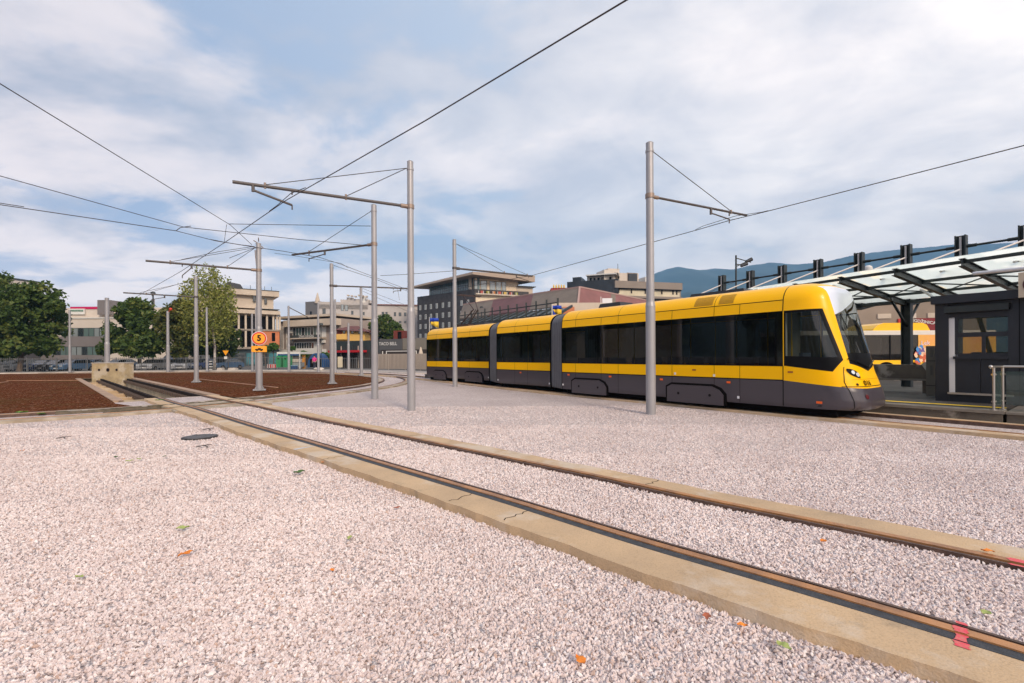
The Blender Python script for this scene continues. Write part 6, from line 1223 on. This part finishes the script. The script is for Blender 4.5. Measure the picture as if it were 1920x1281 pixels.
# ------------------------------------------------------------------ fences
def fence(name, label, pts, h, gap, m, r=.018, post=2.5, group=None):
    path_ = smooth_path(pts, .5); root = thing(name, label, 'fence', tuple(path_[0]), group); L = [0]
    for a, b in zip(path_[:-1], path_[1:]): L.append(L[-1] + (b - a).length)
    def pt(s):
        for i in range(len(L) - 1):
            if s <= L[i + 1]: return path_[i].lerp(path_[i + 1], (s - L[i]) / (L[i + 1] - L[i]))
        return path_[-1]
    mb = MB(); s = 0
    while s < L[-1]: q = pt(s); mb.box((q.x, q.y, h / 2 + .1), (r * 1.6, r * 1.6, h - .1)); s += gap
    tag(mb.build('pickets', m, root), kind='stuff')
    for z in (.18, h - .08): mb = MB(); n = int(L[-1] / 1.2); [mb.bar(pt(L[-1] * i / n) + Vector((0, 0, z)), pt(L[-1] * (i + 1) / n) + Vector((0, 0, z)), .04, .05) for i in range(n)]; mb.build('rail', m, root)
    s = 0
    while s < L[-1]: q = pt(s); mb = MB(); mb.box((q.x, q.y, h / 2 + .02), (.07, .07, h + .06)); mb.build('post', m, root); s += post
    return root
M_FEN = mat('fence_grey', (.13, .135, .14), .6)
fence('railing_fence', 'long grey vertical bar fence along the parked cars on the left', [(-75, 46.9), (-53.6, 49.2), (-49.2, 51.4), (-45.0, 54.0), (-34, 54.8), (-24.5, 54.0)], 1.65, .19, M_FEN, r=.014)
fence('railing_fence', 'grey wooden-looking bar fence in front of the dark shops', [(-17.2, 56), (-12, 53.5), (-7.2, 49.5), (-4.5, 44)], 1.9, .20, mat('fence_beige', (.34, .29, .25), .8), r=.07, group=None)
fence('low_railing_fence', 'thin see-through mesh fence around the bins and the market stall', [(-24.3, 56.2), (-20.5, 56.5), (-17.4, 56.2)], 1.5, .25, M_FEN)

# ------------------------------------------------------------------ small street things
def simple(name, label, cat, px, Y, parts, group=None):
    """parts: (name, px0, px1, py_top, py_bottom, depth, material) measured at distance Y"""
    t = thing(name, label, cat, (xat(px, Y), Y, 0), group)
    for nm, a, b_, yt, yb, dp, m in parts:
        mb = MB(); za, zb = zat((a + b_) / 2, yb, Y), zat((a + b_) / 2, yt, Y); mb.box(((xat(a, Y) + xat(b_, Y)) / 2, Y + dp[0] + dp[1] / 2, (za + zb) / 2), (abs(xat(b_, Y) - xat(a, Y)), dp[1], zb - za)); mb.build(nm, m, t)
    return t
M_GRN = mat('bin_green', (.02, .28, .10), .5); M_BLU = mat('bin_blue', (.015, .07, .20), .5)
simple('market_stall', 'white roofed market stall with a blue fascia behind the round sign', 'market stall', 541, 60, [('roof', 519, 562, 660, 664, (0, 3), M_WFW), ('fascia', 521, 561, 664, 667, (-.05, .1), M_BLU), ('counter', 545, 560, 680, 688, (.2, 1.5), mat('counter_grey', (.3, .32, .32), .6)), ('corner_post', 561, 562.5, 664, 694, (0, .12), M_WFW), ('corner_post', 519, 520.2, 664, 694, (0, .12), M_WFW), ('goods', 546, 558, 673, 679, (.3, 1), M_WHT)])
for px, lab in ((522, 'green rounded container on the left under the market stall'), (535, 'bright green container in the middle under the market stall')): simple('recycling_container', lab, 'container', px, 59, [('tank', px - 4.5, px + 4.5, 669, 689, (0, 1.4), M_GRN), ('lid', px - 3.6, px + 3.6, 667, 669.2, (.1, 1.2), M_GRN), ('slot', px - 2, px + 2, 672, 674, (-.02, .05), M_BLK)], 'green containers at the stall')
simple('blue_crate', 'blue box standing at the foot of the market stall', 'box', 549, 56, [('box', 545, 553, 686, 696, (0, .7), M_BLU), ('lid', 544.6, 553.4, 685, 686.2, (-.03, .76), mat('lid_pale_blue', (.25, .45, .6), .5))])
simple('traffic_barrier', 'red and white striped barrier low behind the brown bed', 'barrier', 510, 55, [('board', 501, 517, 683, 690, (0, .1), M_WFW)] + [('red_stripe', 502 + k * 4.2, 504.4 + k * 4.2, 683.2, 689.8, (-.01, .02), mat('barrier_red', (.6, .03, .03), .6)) for k in range(4)] + [('leg', 502, 503, 690, 695, (0, .3), M_FEN), ('leg', 515, 516, 690, 695, (0, .3), M_FEN)])
ab = thing('blue_arch_stall', 'deep blue rounded arch stand behind the person in pink', 'kiosk', (xat(591, 62), 62, 0)); mb = MB(); c = Vector((xat(592, 62), 62, 0)); mb.prism([c + Vector((math.cos(a) * 1.15, 0, max(0, math.sin(a)) * 1.8 + (.35 if 0 < a < 3.14 else .2))) for a in np.linspace(0, math.pi, 15)], (0, 2, 0)); mb.build('shell', M_BLU, ab); mb = MB(); mb.box((c.x, 61.96, .8), (1.5, .06, 1.1)); mb.build('opening', M_BLACK, ab)
mb = MB(); mb.box((c.x - 1.6, 61.9, 1.0), (.35, .3, 1.9)); mb.build('orange_side', mat('orange_side', (.7, .3, .03), .6), ab)
simple('display_board', 'cream upright board in front of the dark shops', 'sign board', 638, 56, [('board', 633, 641.5, 669, 689, (0, .2), mat('board_cream', (.62, .55, .40), .7)), ('foot', 634, 640, 689, 694, (-.1, .4), M_FEN)])
for k, px in enumerate((411, 434)): simple('concrete_block', ('small pale concrete block left of the bigger one by the kerb', 'wide pale concrete block at the kerb under the triangle sign')[k], 'block', px, 54, [('block', px - (4.5 if k == 0 else 7), px + (4.5 if k == 0 else 7), 691, 696, (0, .6), M_KERB), ('top_chamfer', px - (4 if k == 0 else 6.4), px + (4 if k == 0 else 6.4), 690, 691.1, (.05, .5), M_KERB)], 'concrete blocks at the kerb')
tr = thing('triangle_sign', 'orange give way triangle sign on a thin post near the birch', 'sign', (xat(423, 53), 53, 0)); q = at(423, 661, 53); mb = MB(); mb.prism([q + Vector((-.36, 0, .22)), q + Vector((.36, 0, .22)), q + Vector((0, 0, -.36))], (0, .03, 0)); mb.build('triangle', MATS['sign_orange'], tr); mb = MB(); mb.tube((q.x, q.y + .05, 0), (q.x, q.y + .05, q.z + .2), .03); mb.build('post', M_FEN, tr); mb = MB(); mb.box((q.x, q.y, q.z - .62), (.36, .03, .3)); mb.build('small_plate', M_WFW, tr)
simple('white_cabinet', 'white cabinet with a dark door behind the pole right of the pit', 'cabinet', 378, 60, [('body', 371, 386, 666, 694, (0, .8), M_WFW), ('dark_door', 375.5, 377.5, 668, 690, (-.02, .03), M_BLACK)])
simple('traffic_marker', 'black and white striped marker post by the birch', 'marker', 394, 54, [('post', 392, 396, 677, 697, (0, .2), M_WFW)] + [('black_stripe', 391.9, 396.1, 679 + k * 5, 681.4 + k * 5, (-.01, .22), M_BLK) for k in range(4)])
mb = MB(); rr = random.Random(3)
for k in range(14): p = (xat(597 + rr.uniform(-8, 8), 53), 53 + rr.uniform(-.3, .3), .12 + rr.uniform(0, .15)); mb.ball(p, rr.uniform(.15, .28), 6, 4, (1.3, 1, .6))
tag(mb.build('rubble_heap', M_WHT, None, loc=(xat(597, 53), 53, 0)), 'low pale heap of stones at the feet of the person in pink', 'rubble heap', kind='stuff')
um = thing('closed_parasol', 'closed beige parasol between the last pole and the tram', 'parasol', (xat(789, 54), 54, 0)); x = xat(789, 54); mb = MB(); mb.tube((x, 54, 1.0), (x, 54, 2.0), .34, .26, n=10); mb.tube((x, 54, 2.0), (x, 54, 2.75), .26, .06, n=10); mb.build('canvas', M_CRM, um); mb = MB(); mb.tube((x, 54, 0), (x, 54, 2.9), .03); mb.build('pole', M_FEN, um)
# street lamps
def lamp(px, Y, pts, heads, label, r=.05):
    t = thing('street_lamp', label, 'street lamp', (xat(px, Y), Y, 0)); P3 = [at(x, y, Y) for x, y in pts]; P3[0] = Vector((P3[0].x, Y, 0)); mb = MB(); mb.path(P3, r, 8); mb.build('post', M_CHAR2, t)
    for hx, hy, wx, wy in heads: q = at(hx, hy, Y); k = Y / FPX; mb = MB(); mb.tube(q + Vector((0, 0, -wy * k / 2)), q + Vector((0, 0, wy * k / 2)), wx * k / 2, wx * k / 2 * .7, n=12); mb.build('lamp_head', M_CHAR2, t)
    return t
lamp(287, 64, [(287, 690), (287, 552)], [(287, 549, 9, 3)], 'dark post top lamp rising above the middle trees', .09)
lamp(602, 58, [(602, 694), (602, 612)], [(602, 608, 8, 4)], 'thin grey street lamp right of the person in pink', .05)
lamp(903, 58, [(903, 690), (903, 585)], [(903, 576, 7, 3)], 'cup-shaped street lamp above the rear of the tram', .06)
hl = lamp(1380, 42, [(1380, 690), (1380, 479)], [], 'tall lamp mast with two projecting floodlights behind the tram roof', .08)
for a, b_ in (((1380, 500), (1408, 487)), ((1380, 484), (1408, 492)), ((1382, 496), (1396, 497))): mb = MB(); mb.tube(at(*a, 42), at(*b_, 42), .045, n=6); mb.build('bracket', M_CHAR2, hl)
for x, y in ((1395, 497), (1404, 489)): q = at(x, y, 42); mb = MB(); mb.tube(q - Vector((.28, 0, .1)), q + Vector((.28, 0, .14)), .13, .18, n=10); mb.build('floodlight', M_CHAR, hl)
mb = MB(); mb.path([at(1285, 562, 42), at(1330, 548, 42), at(1380, 528, 42)], .02); tag(mb.build('cable', M_WIRE, None, loc=tuple(at(1330, 548, 42))), 'thin cable rising to the floodlight mast in front of the hills', 'wire')
rb = at(320, 580, 50); mb = MB(); mb.ball(rb, .16, 10, 8); mb.tube(rb, rb - Vector((.25, -.0, .3)), .03); tag(mb.build('red_signal_lamp', mat('signal_red', (.6, .05, .02), .4), None, loc=tuple(rb)), 'small red ball lamp beside the thick pole top', 'lamp')
# flags and billboard
for px, py, Y, s_, lab in ((1036, 585, 33, 1.0, 'blue and yellow flag hanging from a white pole behind the middle tram section'), (806, 608, 62, .95, 'small blue and yellow flag behind the rear end of the tram')):
    p = at(px, py, Y); t = thing('flag', lab, 'flag', (p.x, Y, 0)); k = s_ * Y / FPX; mb = MB(); mb.tube((p.x - 1 * k, Y, 0), (p.x - 1 * k, Y, p.z + 14 * k), .035); mb.build('flag_pole', M_WFW, t)
    for nm, z0, z1, m in (('blue_cloth', 5, 12, mat('flag_blue', (.01, .05, .42), .7)), ('yellow_cloth', -8, 5, mat('flag_yellow', (.80, .52, .03), .7))):
        mb = MB(); vs = []; n = 8
        for j in range(n + 1):
            x = p.x + (j / n * 17 * k if z0 > 0 else (j / n * 15 + 2) * k); yy = Y + .12 * math.sin(j * 1.1)
            vs += [(x, yy, p.z + z1 * k), (x, yy + .02, p.z + (z0 if z0 > 0 else z0 + (n - j) * .9) * k)]
        mb.add(vs, [(2 * j, 2 * j + 2, 2 * j + 3, 2 * j + 1) for j in range(n)], True); cl_ = mb.build(nm, m, t); sm_ = cl_.modifiers.new('thick', 'SOLIDIFY'); sm_.thickness = .01
    if s_ == 1.0: mb = MB(); a = p + Vector((1 * k, -.03, 3 * k)); mb.prism([a, a + Vector((0, 0, -10 * k)), a + Vector((7 * k, 0, -10 * k))], (0, .02, 0)); mb.build('blue_triangle', MATS['flag_blue'], t)
bbd = thing('billboard', 'small white billboard on a post above the tram roof', 'billboard', (xat(1137, 58), 58, 0)); q = at(1137, 564, 58); mb = MB(); mb.box((q.x + .1, q.y, q.z), (1.25, .15, .62)); mb.build('panel', M_WHITE, bbd); mb = MB(); mb.bar((q.x - .7, q.y, 0), (q.x - .7, q.y, q.z + .5), .08, .08); mb.build('post', M_WFW, bbd)
# person in pink walking along the kerb
def person(px, Y, label):
    mb = MB(); bm = bmesh.new(); base = Vector((xat(px, Y), Y, .06)); J = {'pel': (0, 0, .92), 'ch': (0, 0, 1.32), 'nk': (0, 0, 1.50), 'hd': (0, -.01, 1.60), 'hd2': (0, -.01, 1.72), 'hl': (-.10, 0, .88), 'kl': (-.12, .10, .50), 'fl': (-.12, .22, .08), 'tl': (-.12, .10, .03), 'hr': (.10, 0, .88), 'kr': (.11, -.12, .50), 'fr': (.11, -.22, .08), 'tr': (.11, -.36, .03),
      'sl': (-.18, 0, 1.42), 'el': (-.24, .04, 1.14), 'wl': (-.22, -.08, .92), 'gl': (-.21, -.12, .84), 'sr': (.18, 0, 1.42), 'er': (.25, .02, 1.14), 'wr': (.22, -.16, .98), 'gr': (.21, -.22, .92)}
    Rd = {'pel': .15, 'ch': .16, 'nk': .06, 'hd': .09, 'hd2': .085, 'hl': .10, 'kl': .07, 'fl': .045, 'tl': .04, 'hr': .10, 'kr': .07, 'fr': .045, 'tr': .04, 'sl': .075, 'el': .05, 'wl': .035, 'gl': .035, 'sr': .075, 'er': .05, 'wr': .035, 'gr': .035}
    E_ = [('pel', 'ch'), ('ch', 'nk'), ('nk', 'hd'), ('hd', 'hd2'), ('pel', 'hl'), ('hl', 'kl'), ('kl', 'fl'), ('fl', 'tl'), ('pel', 'hr'), ('hr', 'kr'), ('kr', 'fr'), ('fr', 'tr'), ('ch', 'sl'), ('sl', 'el'), ('el', 'wl'), ('wl', 'gl'), ('ch', 'sr'), ('sr', 'er'), ('er', 'wr'), ('wr', 'gr')]
    def skin(keys, name, m, parent, grow=0.0):
        ks_ = [k for k in J if k in keys]; me = bpy.data.meshes.new(name); me.from_pydata([J[k] for k in ks_], [(ks_.index(a), ks_.index(b)) for a, b in E_ if a in ks_ and b in ks_], []); o = bpy.data.objects.new(name, me); C.objects.link(o); md = o.modifiers.new('skin', 'SKIN')
        for i, k in enumerate(ks_): me.skin_vertices[0].data[i].radius = (Rd[k] + grow, Rd[k] * .85 + grow); 
        me.skin_vertices[0].data[0].use_root = True; o.modifiers.new('sub', 'SUBSURF').levels = 1; me.materials.append(m)
        if parent: o.parent = parent
        return o
    root = skin(list(J), 'person', mat('skin', (.50, .30, .22), .6), None); root.location = base; tag(root, label, 'person')
    skin(['pel', 'ch', 'sl', 'el', 'sr', 'er', 'nk'], 'pink_top', mat('pink_cloth', (.75, .05, .28), .8), root, .012); skin(['pel', 'hl', 'kl', 'fl', 'hr', 'kr', 'fr'], 'trousers', mat('dark_cloth', (.03, .035, .06), .8), root, .014)
    mb = MB(); mb.ball((0, .02, 1.70), .105, 10, 8, (1, 1.05, 1.05)); mb.build('hair', mat('hair', (.03, .02, .015), .7), root, local=True); mb = MB(); mb.ball((0, -.09, 1.65), .02, 6, 5); mb.build('nose', MATS['skin'], root, local=True)
    return root
person(589.5, 54.2, 'person in a pink top and dark trousers walking along the far kerb')
# weeds, bolts, small plants at the edge of the soil
for px, py, sc_, lab in ((40, 775, .18, 'bright green weed at the front edge of the brown bed'), (300, 752, .18, 'small green weed at the end of the pit'), (78, 776, .10, 'tiny yellow green weed right of the bigger weed')):
    p = gz(px, py, .05); mb = MB(); rr = random.Random(px)
    for k in range(26): a = rr.uniform(0, 6.28); l = sc_ * rr.uniform(.4, 1); q = p + Vector((math.cos(a) * l * .6, math.sin(a) * l * .6, l * .35)); sd_ = Vector((-math.sin(a), math.cos(a), 0)) * .035; mb.add([p - sd_ * .4, p + sd_ * .4, q + sd_, q + Vector((math.cos(a), math.sin(a), -.2)) * .06, q - sd_], [(0, 1, 2, 3, 4)])
    tag(mb.build('weed', mat('weed_green', (.12, .25, .03), .6, var=.3, vscale=20), None, loc=tuple(p)), lab, 'weed', 'weeds by the brown bed')

# wooded slope west of the yard (outside the frame, mirrored in the tram windows)
vs = []; na, nr = 60, 10
for i in range(na + 1):
    a = R_(-57 - 100 * i / na); top = 170 + 40 * math.sin(i * .31) + 18 * math.sin(i * .83 + 1) + 7 * math.sin(i * 2.1)
    top *= min(1, i / 4 + .05)
    for j in range(nr + 1): f = j / nr; rad = 380 + 620 * f; vs.append((math.sin(a) * rad, math.cos(a) * rad, -3 + top * f ** .8 + 6 * math.sin(i * 1.7 + j * 2.3) * f))
mb = MB(); mb.add(vs, [(i * (nr + 1) + j, (i + 1) * (nr + 1) + j, (i + 1) * (nr + 1) + j + 1, i * (nr + 1) + j + 1) for i in range(na) for j in range(nr)], True); o = mb.build('hills', M_HILL); o['kind'] = 'structure'

# ------------------------------------------------------------------ haze in the air, far hills fade to blue
mb = MB(); mb.box((3000, 1350, 428), (8100, 4900, 880)); hz_o = mb.build('haze', None); hz_o['kind'] = 'stuff'; hz_o['label'] = 'thin blue haze in the air'; hz_o['category'] = 'haze'
hm = bpy.data.materials.new('haze'); hm.use_nodes = True; t = hm.node_tree; t.nodes.clear(); o = N(t, 'ShaderNodeOutputMaterial'); pv = N(t, 'ShaderNodeVolumePrincipled'); pv.inputs['Color'].default_value = (.27, .58, 1.0, 1); pv.inputs['Density'].default_value = 2.2e-4; pv.inputs['Anisotropy'].default_value = -.25; lk(t, pv.outputs[0], o.inputs['Volume']); hz_o.data.materials.append(hm)
